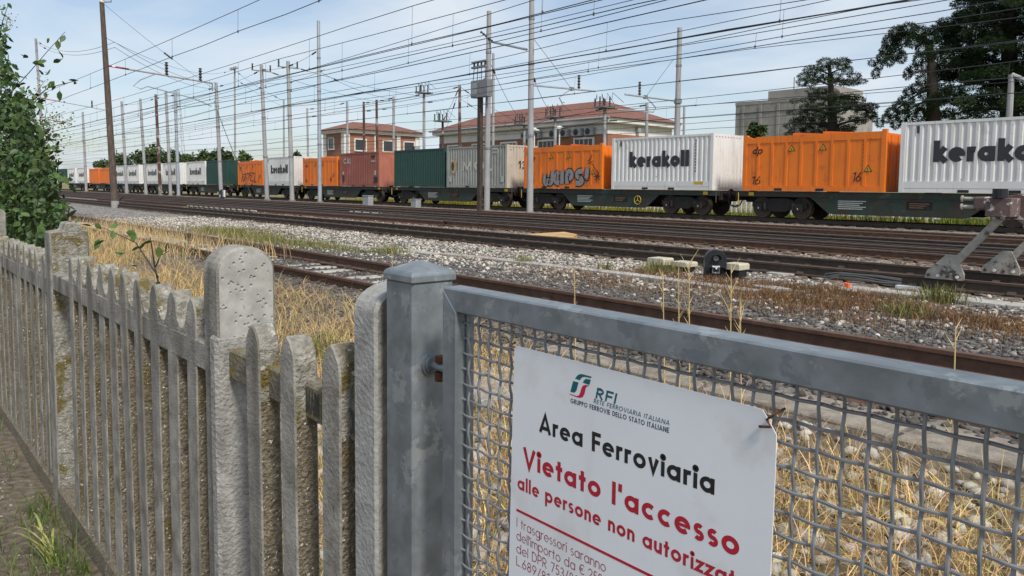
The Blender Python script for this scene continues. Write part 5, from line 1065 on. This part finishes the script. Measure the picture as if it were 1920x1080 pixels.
# ================================================================== BALLAST
def scatter(n, x0, x1, y0, y1, pw=1.0):
    x = x1-(x1-x0)*RNG.uniform(0, 1, n)**pw; y = RNG.uniform(y0, y1, n); return np.stack([x, y, gz(x, y)], 1)
def off_rail(p, ys): 
    k = np.ones(len(p), bool)
    for y in ys: k &= np.abs(p[:, 1]-y) > .10
    return p[k]
def rusty(p, C):
    d = np.min(np.abs(p[:, 1][:, None]-np.array(RY)[None]), 1); f = np.exp(-(d/.4)**2)*.75*RNG.uniform(.4, 1, len(p)); f = np.maximum(f, .45*(RNG.uniform(0, 1, len(p)) < .10))
    return C*np.repeat(1-f[:, None]*(1-np.array([.72, .52, .40])), 12, 0)
RY = [4.93, 6.39, 11.72, 13.2, 16.1, 17.62, 19, 20.45, 22.9, 24.45]
p1 = off_rail(np.concatenate([scatter(2600, -12, -4, 3.2, 4.6), scatter(21000, -19, 1.5, 4.55, 8.5, 1.35), scatter(3500, -6.5, 1.0, 4.72, 6.3, 1.0), scatter(4500, -22, 1, 8.4, 10.8, 1.0)]), RY); p1[:, 2] += RNG.uniform(-.012, .016, len(p1)); keep = ~((np.abs(p1[:, 1]-5.66) < .8) & (RNG.uniform(0, 1, len(p1)) < .35)); p1 = p1[keep]
V, T, Q, C = stones(p1, RNG.uniform(.032, .066, len(p1))); C = rusty(p1, C); o = np_mesh('ballast', V, T, None, C, STONE_D); tag(o, 'dark grey ballast stones around the nearest track', 'ballast', kind='stuff')
p2 = off_rail(np.concatenate([scatter(17000, -34, -2, 8.5, 11.6, 1.3), scatter(2600, -34, -2, 7.0, 8.6, 1.1)]), RY); p2[:, 2] += RNG.uniform(-.012, .02, len(p2)); cut = (p2[:, 0] > -8.5) & (RNG.uniform(0, 1, len(p2)) < .72); p2 = p2[~cut]
V, T, Q, C = stones(p2, RNG.uniform(.035, .085, len(p2)), colvar=.75); C = rusty(p2, C); o = np_mesh('ballast', V, T, None, C, STONE_P); tag(o, 'whitish ballast stones between the nearest track and the second track', 'ballast', kind='stuff')
p3_ = off_rail(scatter(15000, -48, 2, 11.6, 26, 1.2), RY); p3_[:, 2] += RNG.uniform(-.01, .02, len(p3_))
V, T, Q, C = stones(p3_, RNG.uniform(.045, .10, len(p3_)), colvar=.6); C = C*np.array([.62, .55, .50]); o = np_mesh('ballast', V, T, None, C, STONE_P); tag(o, 'brownish ballast stones among the middle tracks', 'ballast', kind='stuff')
p4 = scatter(1700, -5, .3, 1.2, 4.2); p4[:, 2] += .012
V, T, Q, C = stones(p4, RNG.uniform(.03, .11, len(p4)), colvar=.35); o = np_mesh('ballast', V, T, None, C, STONE_P); tag(o, 'pale stones in the straw behind the mesh gate', 'stones', kind='stuff')
p5 = scatter(800, -7, -3, -.6, .7); V, T, Q, C = stones(p5, RNG.uniform(.006, .022, len(p5)), colvar=.5); C = C*.6; o = np_mesh('gravel', V, T, None, C, STONE_P); tag(o, 'fine gravel on the dirt path in front of the fence', 'gravel', kind='stuff')

# ================================================================== GRASS AND WEEDS
U = lambda a, b, n: RNG.uniform(a, b, n)
def patchy(p, sc_, thr):
    v = np.sin(p[:, 0]*sc_+1.3)*np.cos(p[:, 1]*sc_*1.4+.4)+.6*np.sin(p[:, 0]*sc_*2.7+p[:, 1]*sc_*2.1); return p[v+RNG.normal(0, .45, len(p)) > thr]
parts = []
q = patchy(scatter(27000, -26, -5.0, 1.15, 4.75, .9), 1.1, -.45); q = q[(q[:, 1] < 4.25) | (q[:, 0] < -15) | (RNG.uniform(0, 1, len(q)) < .12)]; n = len(q); parts.append(blades(q, U(.10, .50, n)*np.interp(q[:, 0], [-26, -14, -9, -5], [1.2, 1.0, .8, .75])*np.interp(q[:, 1], [1, 2.6, 4.2], [1.1, .95, .55]), U(.004, .010, n), U(.05, .34, n), tint=np.array([1.0, .96, .88])))
q = scatter(2600, -26, -13.5, 4.0, 6.3, .9); n = len(q); parts.append(blades(q, U(.15, .6, n), U(.004, .011, n), U(.05, .25, n)))
q = patchy(scatter(13000, -5.2, .6, 1.0, 4.1), 1.9, -.6); q = np.concatenate([q, scatter(5500, -11, -4.5, 1.3, 4.35)]); n = len(q); parts.append(blades(q, U(.06, .34, n), U(.003, .0075, n), U(.06, .32, n), colvar=.45, tint=np.array([1.0, .95, .88])))
q = scatter(7000, -5.2, .6, .95, 3.9); q[:, 2] += U(.0, .03, len(q)); n = len(q); parts.append(blades(q, U(.015, .06, n), U(.003, .006, n), U(.12, .34, n), colvar=.45, tint=np.array([.95, .88, .78])))
V, T, Q, C = merge(parts); o = np_mesh('dry_grass', V, T, Q, C, STRAW); tag(o, 'dry straw coloured grass between the fence and the nearest track', 'grass', kind='stuff')
parts = []
for (cx, cy, sx, sy, n) in ((-6.2, 9.6, 1.2, .5, 2600), (-5.0, 9.0, 1.0, .5, 2600), (-3.9, 9.4, .9, .6, 2600), (-2.7, 9.2, .7, .6, 2200), (-5.4, 10.2, 1.2, .3, 1800), (-4.2, 8.2, 1.5, .5, 1200), (-7.2, 8.3, 1.5, .6, 900), (-4.6, 10.1, .6, .3, 900), (-7.9, 9.9, .9, .4, 900), (-1.9, 8.6, .5, .6, 900), (-8.6, 8.9, 1.2, .5, 700), (-11, 9.2, 1.6, .4, 500), (-22.5, 9.3, 1.6, .5, 900)):
    x = RNG.normal(cx, sx*.6, n); y = RNG.normal(cy, sy*.6, n); q = np.stack([x, y, gz(x, y)], 1); parts.append(blades(q, U(.03, .15, n), U(.004, .010, n), U(.02, .12, n), colvar=.55))
V, T, Q, C = merge(parts); o = np_mesh('russet_weeds', V, T, Q, C, WEEDR); tag(o, 'low russet weeds in front of the buffer stop and junction boxes', 'weeds', kind='stuff')
parts = []
for (cx, cy, sx, sy, n, hh_) in ((-21.5, 7.9, 2.2, .7, 1700, .32), (-18.0, 7.9, 2.0, .65, 1500, .26), (-15.6, 8.2, 1.4, .55, 650, .22), (-13.6, 8.5, .4, .2, 250, .3), (-10.4, 9.4, .2, .15, 130, .3), (-8.6, 9.6, .15, .12, 110, .28), (-7.9, 10.2, .35, .2, 300, .3), (-3.7, 10.6, .3, .15, 350, .3), (-3.5, 9.0, .25, .15, 200, .25), (-4.6, 2.6, .35, .2, 250, .3), (-6.1, 3.0, .3, .25, 300, .32)):
    x = RNG.normal(cx, sx*.6, n); y = RNG.normal(cy, sy*.6, n); q = np.stack([x, y, gz(x, y)], 1); parts.append(blades(q, U(.25, 1, n)*hh_, U(.006, .016, n), U(.02, .14, n), colvar=.45))
V, T, Q, C = merge(parts); o = np_mesh('green_weeds', V, T, Q, C, WEEDG); tag(o, 'yellowish green weeds beside the nearest track', 'weeds', kind='stuff')
parts = []
q = scatter(26000, -60, -2, 32.8, 40, 1.0); n = len(q); g_ = np.clip(np.interp(q[:, 0], [-60, -34, -27, -2], [0, 0, .25, .9])+RNG.normal(0, .22, n), 0, 1)[:, None]
V, T, Q, C = blades(q, U(.10, .5, n), U(.03, .06, n), U(.02, .2, n), colvar=.35); C = C*np.repeat(g_*np.array([.75, .95, .45])+(1-g_)*np.array([2.6, 1.55, .9]), 7, 0)
o = np_mesh('meadow_grass', V, T, Q, C, GRASSG); tag(o, 'green and straw grass strip behind the train', 'grass', kind='stuff')
parts = []
for (cx, cy, s_, n, h_) in ((-3.75, .60, .11, 130, .26), (-3.55, .66, .06, 60, .16), (-4.35, .66, .10, 110, .17), (-4.4, .38, .16, 150, .10), (-5.2, .5, .2, 120, .12), (-3.9, .35, .2, 130, .10), (-6.2, .6, .2, 120, .15)):
    x = RNG.normal(cx, s_, n); y = np.minimum(RNG.normal(cy, s_*.6, n), .70); q = np.stack([x, y, gz(x, y)], 1); parts.append(blades(q, U(.3, 1, n)*h_, U(.003, .006, n), U(.03, .16, n), seg=4))
V, T, Q, C = merge(parts); o = np_mesh('green_grass', V, T, Q, C, GRASSG); tag(o, 'green grass tufts on the dirt path at the foot of the fence', 'grass', kind='stuff')
# long arching blades of the tuft
t = thing('grass_tuft', 'arching pale green grass tuft at the bottom left', 'grass', (-3.72, .62, -.45))
for k in range(7):
    a = random.uniform(2.4, 4.4); L_ = random.uniform(.25, .52); p0 = np.array([-3.72+random.uniform(-.04, .04), .62+random.uniform(-.03, .02), -.45]); mb = MB(); vs = []
    dv = np.array([math.cos(a), math.sin(a)*.5, 0]); sd_ = np.array([-dv[1], dv[0], .25]); sd_ /= np.linalg.norm(sd_)
    for i in range(9): f = i/8; c = p0+dv*L_*f+np.array([0, 0, L_*(.95*f-.95*f*f*.85)]); w__ = .0075*(1-f)**.6+.0004; vs += [c-sd_*w__, c+sd_*w__]
    mb.add(vs, [(2*i, 2*i+1, 2*i+3, 2*i+2) for i in range(8)]); mb.build('blade', mat('blade_pale', (.30, .34, .10), .7, var=.3, scale=10, spots=((.5, .42, .16), 8, .5, .65)), t)
# tall dry stalks
for k, (px, ptop, Yb, lab) in enumerate(((1077, 503, 3.6, 'single dry grass stalk standing above the gate left of the junction boxes'), (1243, 510, 3.0, 'leftmost of the group of tall dry stalks under the junction boxes'), (1272, 500, 3.0, 'tall dry stalk, second of the group under the junction boxes'), (1292, 492, 3.0, 'tallest dry stalk with a plume under the junction boxes'),
                                        (1371, 508, 3.1, 'dry stalk with a spreading plume right of the dwarf signal'), (1388, 560, 3.0, 'short dry stalk just right of the plumed stalk'), (1792, 612, 2.5, 'dry stalk with a seed head above the right part of the gate'), (735, 468, 4.2, 'thin dry stalk just left of the gate post'))):
    tp = at_y(px, ptop, Yb); bx_ = tp[0]+random.uniform(-.03, .03); zb = float(gz(bx_, Yb))-.03; t = thing('dry_stalk', lab, 'grass stalk', (bx_, Yb, zb), 'tall dry stalks behind the gate')
    bs = np.array([bx_, Yb, zb]); MB().tube([bs, bs+(tp-bs)*.5+np.array([.015, 0, 0]), tp], [.005, .004, .0018], 6).build('stem', STRAW2 if False else mat('stalk', (.55, .42, .20), .8, var=.25, scale=8), t)
    mb = MB(); m_ = 16 if 'plume' in lab else 9
    for j in range(m_):
        f = 1-random.uniform(0, .28); c = bs+(tp-bs)*f; a = random.uniform(0, 6.28); l_ = random.uniform(.03, .085 if 'plume' in lab else .05); d_ = np.array([math.cos(a)*l_*.6, math.sin(a)*l_*.6, l_]); mb.tube([c, c+d_], [.0022, .0006], 4)
    mb.build('seed_head', MAT['stalk'], t, kind='stuff')
    for j in range(2):
        c = bs+(tp-bs)*random.uniform(.2, .6); a = random.uniform(0, 6.28); d_ = np.array([math.cos(a), math.sin(a), 0]); vs = []
        for i in range(5): f = i/4; q_ = c+d_*.14*f+np.array([0, 0, .12*f-.16*f*f]); vs += [q_-np.array([0, 0, .006*(1-f)]), q_+np.array([0, 0, .006*(1-f)])]
        MB().add(vs, [(2*i, 2*i+1, 2*i+3, 2*i+2) for i in range(4)]).build('leaf', MAT['stalk'], t)

# ================================================================== BRAMBLE BUSH AND SHOOT
LEAFV = np.array([(0, 0, 0), (.30, .26, .03), (.62, .24, .04), (1, 0, -.06), (.62, -.24, .04), (.30, -.26, .03), (.32, 0, -.03), (.66, 0, -.03)])
LEAFT = np.array([(0, 6, 1), (1, 6, 7), (1, 7, 2), (2, 7, 3), (0, 5, 6), (5, 4, 7), (5, 7, 6), (4, 3, 7)])
def leaf_cloud(pos, size, rng=RNG, droop=.5, colvar=.4):
    n = len(pos); d = rng.normal(0, 1, (n, 3)); d[:, 2] -= droop; d /= np.linalg.norm(d, axis=1)[:, None]; r_ = rng.normal(0, 1, (n, 3)); r_[:, 2] += 1.2; nn = r_-d*(r_*d).sum(1)[:, None]; nn /= np.linalg.norm(nn, axis=1)[:, None]; s_ = np.cross(nn, d)
    V = pos[:, None]+size[:, None, None]*(LEAFV[None, :, 0:1]*d[:, None]+LEAFV[None, :, 1:2]*s_[:, None]+LEAFV[None, :, 2:3]*nn[:, None])
    c = rng.uniform(1-colvar, 1+colvar, n)[:, None]*np.stack([rng.uniform(.8, 1.3, n), np.ones(n), rng.uniform(.7, 1.1, n)], 1)
    return V.reshape(-1, 3), ((np.arange(n)*8)[:, None, None]+LEAFT[None]).reshape(-1, 3), None, np.repeat(c, 8, 0)
BYc = 1.85
def bpt(px, py, dY=0): return at_y(px, py, BYc+dY)
bb = bpt(50, 430); t = thing('bramble_bush', 'dense green bramble bush behind the fence at the left edge', 'bush', (bb[0], BYc, -.4))
pos = []
for (px, py, rx, ry, n) in ((10, 300, 45, 60, 420), (45, 340, 45, 60, 520), (15, 390, 50, 50, 420), (70, 390, 45, 45, 460), (92, 405, 26, 34, 220), (30, 230, 35, 40, 260), (60, 280, 35, 45, 260), (5, 215, 20, 45, 160), (50, 440, 70, 25, 420), (10, 470, 40, 40, 250), (85, 330, 22, 40, 110), (45, 190, 30, 20, 60), (-40, 330, 50, 110, 350), (15, 150, 25, 40, 70), (0, 110, 16, 60, 70), (0, 60, 14, 40, 30)):
    n = int(n*2.3); x = RNG.normal(px, rx*.5, n); y = RNG.normal(py, ry*.5, n); dY = RNG.normal(0, .16, n); pos += [bpt(a, b_, c) for a, b_, c in zip(x, y, dY)]
pos = np.array(pos); V, T, Q, C = leaf_cloud(pos, RNG.uniform(.05, .125, len(pos)), colvar=.6); np_mesh('foliage', V, T, None, C, LEAF, t, 'stuff')
mb = MB()
for (a, b_) in (((40, 470), (20, 200)), ((60, 460), (110, 300)), ((20, 470), (-10, 150)), ((70, 450), (75, 220)), ((80, 460), (130, 390))):
    A_, B_ = bpt(*a), bpt(*b_); A_[2] -= .9; MB().tube([A_, A_+(B_-A_)*.5+np.array([0, .05, .05]), B_], [.02, .014, .006], 6).build('stem', BARK, t)
def leafy(t, pts, leaves, size, Yf, stem=.004):
    P_ = [np.array(p) for p in pts]; MB().tube(P_, [stem*(1-.6*i/(len(P_)-1)) for i in range(len(P_))], 6).build('twig', BARK, t)
    for (lx, ly) in leaves:
        c = np.array([Yf(lx, ly)]); V, T, Q, C = leaf_cloud(c, np.array([size*random.uniform(.8, 1.25)]), droop=.35, colvar=.25); np_mesh('leaf', V, T, None, C*np.array([1.3, 1.25, 1.1]), LEAF, t)
leafy(t, [bpt(20, 175), bpt(60, 130), bpt(90, 95), bpt(122, 60)], [(93, 72), (108, 75), (38, 102), (52, 104), (88, 114), (100, 118), (84, 126), (102, 152), (112, 170), (70, 95), (85, 182), (122, 66), (60, 118), (30, 120), (45, 140), (70, 150), (95, 130), (110, 95), (115, 110), (78, 140), (55, 160)], .10, bpt, .006)
leafy(t, [bpt(45, 200), bpt(90, 165), bpt(140, 152)], [(128, 150), (138, 154), (118, 152), (104, 160), (90, 160)], .09, bpt, .008)
leafy(t, [bpt(-5, 90), bpt(5, 40), bpt(15, 10)], [(4, 15), (2, 25), (10, 62), (6, 80), (14, 5)], .10, bpt, .008)
leafy(t, [bpt(60, 300), bpt(80, 250), bpt(88, 200)], [(85, 185), (75, 262), (82, 300), (105, 330), (108, 345), (92, 320), (120, 330)], .10, bpt, .006)
bp_ = []
for (a, b_) in (((55, 240), (120, 210)), ((60, 250), (135, 225)), ((55, 200), (85, 150)), ((65, 270), (125, 260)), ((60, 290), (115, 285)), ((10, 60), (15, 30)), ((60, 225), (135, 232)), ((0, 350), (30, 330))):
    n = 75
    for k in range(n): f = RNG.uniform(.1, 1); bp_.append(bpt(a[0]+(b_[0]-a[0])*f+RNG.normal(0, 8), a[1]+(b_[1]-a[1])*f+RNG.normal(0, 9), RNG.normal(0, .06)))
    MB().tube([bpt(*a), bpt((a[0]+b_[0])/2, (a[1]+b_[1])/2-3), bpt(*b_)], [.006, .004, .002], 5).build('flower_stalk', BARK, t)
bp_ = np.array(bp_); V, T, Q, C = stones(bp_, RNG.uniform(.010, .024, len(bp_)), flat=1.0); m_ = (RNG.uniform(0, 1, len(bp_)) < .45); cc = np.where(m_[:, None], np.array([4.0, 9.5, 8.5]), np.array([1., 1., 1.])); np_mesh('flower_heads', V, T, None, np.repeat(cc, 12, 0), BERRY, t, 'stuff')
SYf = lambda px, py: at_y(px, py, 1.02+random.uniform(-.03, .03))
s0 = SYf(300, 545); t = thing('bramble_shoot', 'bramble shoot with green leaves poking over the fence', 'plant', (s0[0], 1.02, -.4))
MB().tube([(s0[0], 1.02, -.42), s0, SYf(290, 500), SYf(282, 445)], [.006, .005, .004, .002], 6).build('stem', BARK, t)
leafy(t, [SYf(297, 520), SYf(255, 455), SYf(200, 430), SYf(172, 420)], [(186, 448), (197, 450), (218, 472), (226, 478), (236, 436), (250, 455), (205, 428), (178, 418), (172, 424), (212, 432)], .055, SYf, .003)
leafy(t, [SYf(292, 500), SYf(300, 480), SYf(318, 470)], [(262, 462), (272, 458), (288, 452), (297, 462), (268, 485), (256, 500), (275, 470), (310, 475), (300, 528)], .05, SYf, .003)

# ================================================================== TREES
def needle_pads(pads, t, Y, sY, per, sz, rng=RNG, m=PINE, name='crown'):
    """pads: (px, py, rx, ry) ellipses seen in the photo; each becomes a flattened cloud of needle tufts around the tree's own distance"""
    P_ = []; D_ = []; B_ = []
    for (px, py, rx, ry) in pads:
        dY = rng.normal(-.35*sY, sY); c = at_y(px, py, Y+dY); k = np.linalg.norm(c-O)/F; n = int(per*rx*ry/100)+20
        d = rng.normal(0, 1, (n, 3)); d /= np.linalg.norm(d, axis=1)[:, None]; rr_ = rng.uniform(.25, 1, n)**.5
        P_.append(c+d*rr_[:, None]*np.array([rx*k, rx*k, ry*k])); B_.append(np.full(n, rng.uniform(.7, 1.35)))
        dd = d*np.array([1, 1, .5])+rng.normal(0, .45, (n, 3)); D_.append(dd/np.linalg.norm(dd, axis=1)[:, None])
    P_ = np.concatenate(P_); D_ = np.concatenate(D_); B_ = np.concatenate(B_); n = len(P_); s_ = rng.uniform(.6, 1.3, n)*sz
    r_ = rng.normal(0, 1, (n, 3)); sd_ = np.cross(D_, r_); sd_ /= np.linalg.norm(sd_, axis=1)[:, None]
    V = np.stack([P_, P_+D_*s_[:, None]*.5+sd_*s_[:, None]*.13, P_+D_*s_[:, None], P_+D_*s_[:, None]*.5-sd_*s_[:, None]*.13], 1).reshape(-1, 3)
    b = (np.arange(n)*4)[:, None]; Q = b+np.array([[0, 1, 2, 3]]); c = (B_*rng.uniform(.6, 1.4, n))[:, None]*np.stack([rng.uniform(.85, 1.25, n), np.ones(n), rng.uniform(.75, 1.1, n)], 1)
    return np_mesh(name, V, None, Q, np.repeat(c, 4, 0), m, t, 'stuff')
def tree_root(px, Y, lab, name='pine_tree'): b = at_y(px, 330, Y); return thing(name, lab, 'tree', (b[0], Y, -.4), 'conifers behind the train')
def limbs(t, Y, trunk, radii, limbs_):
    MB().tube([at_y(px, py, Y) for px, py in trunk], radii, 10).build('trunk', BARK, t, smooth=True)
    for (a, b_, r) in limbs_:
        A_, B_ = at_y(*a, Y), at_y(*b_, Y+random.uniform(-.8, .8)); md = (A_+B_)/2+np.array([0, 0, .06*np.linalg.norm(B_-A_)]); MB().tube([A_, md, B_], [r, r*.7, r*.3], 6).build('limb', BARK, t, smooth=True)
Yt = 47.0; t = tree_root(1558, Yt, 'layered dark pine with a flat dome top beside the grey silo')
tr_ = at_y(1560, 330, Yt)
pads = []
for (y, x0, x1, ry) in ((118, 1522, 1592, 9), (128, 1510, 1600, 8), (142, 1505, 1610, 7), (152, 1498, 1618, 6), (170, 1500, 1612, 7), (182, 1508, 1622, 7), (196, 1492, 1636, 7), (210, 1485, 1640, 7), (222, 1480, 1630, 8), (236, 1478, 1600, 8), (246, 1475, 1590, 6)):
    n = int((x1-x0)/13)
    for k in range(n):
        if random.random() < .80: pads.append((x0+(x1-x0)*(k+.5)/n+random.uniform(-5, 5), y+random.uniform(-4, 4)+abs((x0+x1)/2-(x0+(x1-x0)*(k+.5)/n))*.06, random.uniform(8, 15), ry*random.uniform(.55, 1.0)))
pads += [(1632, 215, 8, 5), (1640, 222, 6, 6), (1612, 228, 10, 5), (1490, 190, 8, 4)]
needle_pads(pads, t, Yt, 1.1, 760, .125)
limbs(t, Yt, [(1562, 380), (1562, 250), (1559, 180), (1555, 122)], [.38, .33, .22, .09], [((1561, 240), (1500, 232), .1), ((1561, 238), (1620, 225), .1), ((1560, 215), (1500, 205), .09), ((1560, 210), (1628, 208), .09), ((1559, 190), (1508, 180), .08), ((1559, 185), (1612, 182), .08), ((1557, 160), (1512, 150), .07), ((1557, 156), (1605, 150), .07), ((1556, 140), (1520, 128), .06), ((1556, 138), (1592, 128), .06)])
Yt = 43.0; t = tree_root(1748, Yt, 'dark conifer with a long arching limb drooping to the left')
pads = [(1742, 72, 16, 12), (1722, 62, 16, 12), (1702, 56, 16, 11), (1684, 62, 14, 12), (1672, 78, 14, 14), (1690, 75, 16, 12), (1664, 96, 12, 12), (1678, 100, 12, 12), (1655, 108, 9, 9), (1648, 122, 7, 9), (1642, 138, 6, 8), (1634, 118, 5, 5), (1690, 108, 8, 10), (1668, 115, 8, 8), (1712, 78, 12, 10), (1730, 92, 10, 12), (1722, 112, 7, 12), (1735, 125, 7, 12), (1712, 130, 7, 9), (1702, 138, 6, 10), (1728, 150, 8, 10), (1718, 165, 10, 9), (1735, 175, 10, 12), (1705, 172, 9, 7), (1700, 188, 12, 9), (1688, 200, 12, 10), (1672, 212, 10, 10), (1662, 222, 7, 8), (1692, 218, 10, 10), (1712, 205, 10, 10), (1725, 215, 8, 14), (1680, 232, 8, 9), (1738, 200, 8, 14), (1705, 228, 6, 10), (1650, 232, 6, 6), (1745, 100, 9, 14), (1750, 130, 10, 12), (1748, 160, 10, 12), (1752, 190, 9, 14), (1746, 220, 9, 12)]
needle_pads(pads, t, Yt, .8, 900, .12)
limbs(t, Yt, [(1750, 380), (1750, 230), (1748, 150), (1744, 75)], [.42, .36, .26, .12], [((1745, 80), (1690, 58), .14), ((1690, 58), (1650, 125), .08), ((1748, 130), (1705, 140), .08), ((1749, 165), (1700, 190), .09), ((1700, 190), (1668, 220), .06), ((1749, 185), (1690, 215), .08)])
Yt = 46.0; t = tree_root(1890, Yt, 'tall dense dark conifer filling the upper right corner')
pads = []
for k in range(620):
    px, py = random.uniform(1752, 2060), random.uniform(-120, 236)
    left = 1775 if py < 20 else 1768 if py < 60 else 1752
    if px < left+random.uniform(-6, 12): continue
    if 1778 < px < 1812 and 8 < py < 26: continue
    if 1795 < px < 1850 and 40 < py < 50 and random.random() < .7: continue
    if py > 195 and random.random() < .45: continue
    pads.append((px, py, random.uniform(9, 20), random.uniform(5, 10)))
needle_pads(pads, t, Yt, 1.9, 560, .14)
limbs(t, Yt, [(1893, 400), (1893, 200), (1892, 60), (1890, -140)], [.55, .46, .34, .1], [((1892, 40), (1790, 30), .11), ((1892, 75), (1780, 50), .1), ((1892, 120), (1770, 110), .11), ((1892, 160), (1775, 165), .1), ((1893, 205), (1780, 215), .1), ((1892, 60), (1990, 40), .1), ((1892, 150), (1990, 150), .1), ((1892, 5), (1800, 0), .08)])
p_ = at_y(1897, 140, 38.5); b_ = p_.copy(); b_[2] = -.38; t = thing('concrete_lamp_post', 'pale post with bent arm in front of the tall dense conifer', 'post', b_); MB().tube([b_, p_], [.16, .12], 10).build('shaft', MAST, t); MB().tube([p_, at_y(1925, 152, 38.5)], .10, 8).build('arm', MAST, t)
def leafy_tree(px, ptop, pbase, Y, wpx, lab, n=1600, sz=.5, group='broadleaf trees in the distance'):
    b = at_y(px, 345, Y); t = thing('broadleaf_tree', lab, 'tree', (b[0], Y, -.4), group); c = at_y(px, (ptop+pbase)/2, Y); k = np.linalg.norm(c-O)/F; rz = (pbase-ptop)/2*k; rx = wpx/2*k
    pos = []
    for j in range(14):
        a = RNG.normal(0, 1, 3); a /= np.linalg.norm(a); cc = c+a*np.array([rx, rx*.7, rz])*RNG.uniform(.35, .75); m = n//14; d = RNG.normal(0, 1, (m, 3)); d /= np.linalg.norm(d, axis=1)[:, None]; pos.append(cc+d*np.array([rx*.42, rx*.42, rz*.42])*RNG.uniform(.6, 1, m)[:, None])
    pos = np.concatenate(pos); V, T, Q, C = leaf_cloud(pos, RNG.uniform(.6, 1.4, len(pos))*sz, colvar=.5); np_mesh('crown', V, T, None, C, CROWN, t, 'stuff')
    MB().tube([(b[0], Y, -.4), (b[0], Y, c[2]*.5), tuple(c)], [.3*sz, .24*sz, .1*sz], 8).build('trunk', BARK, t)
    MB().tube([(b[0], Y, c[2]*.6), tuple(c+np.array([rx*.5, 0, rz*.3]))], [.16*sz, .06*sz], 6).build('limb', BARK, t)
leafy_tree(1419, 228, 268, 55, 36, 'small light green tree in front of the grey silo', 900, .30)
for px, pt, pb2, w_, lab in ((196, 296, 330, 45, 'low green tree just left of the timber pole'), (225, 288, 330, 50, 'low green tree right of the timber pole'), (262, 282, 328, 60, 'bushy tree left of the rust-streaked mast'), (292, 273, 326, 50, 'tallest round tree in the left tree line'), (322, 282, 326, 50, 'tree below the lattice pylon'), (350, 287, 324, 40, 'low tree right of the lattice pylon'),
                             (385, 280, 322, 42, 'tree left of the mast before the far green container'), (408, 276, 322, 44, 'tree behind the mast before the far green container'), (428, 285, 322, 34, 'tree just left of the floodlight mast'), (459, 284, 322, 28, 'small tree right of the floodlight mast'), (555, 283, 315, 20, 'small tree left of the signal building')):
    leafy_tree(px, pt, pb2, 95, w_, lab, 1300, 1.1)
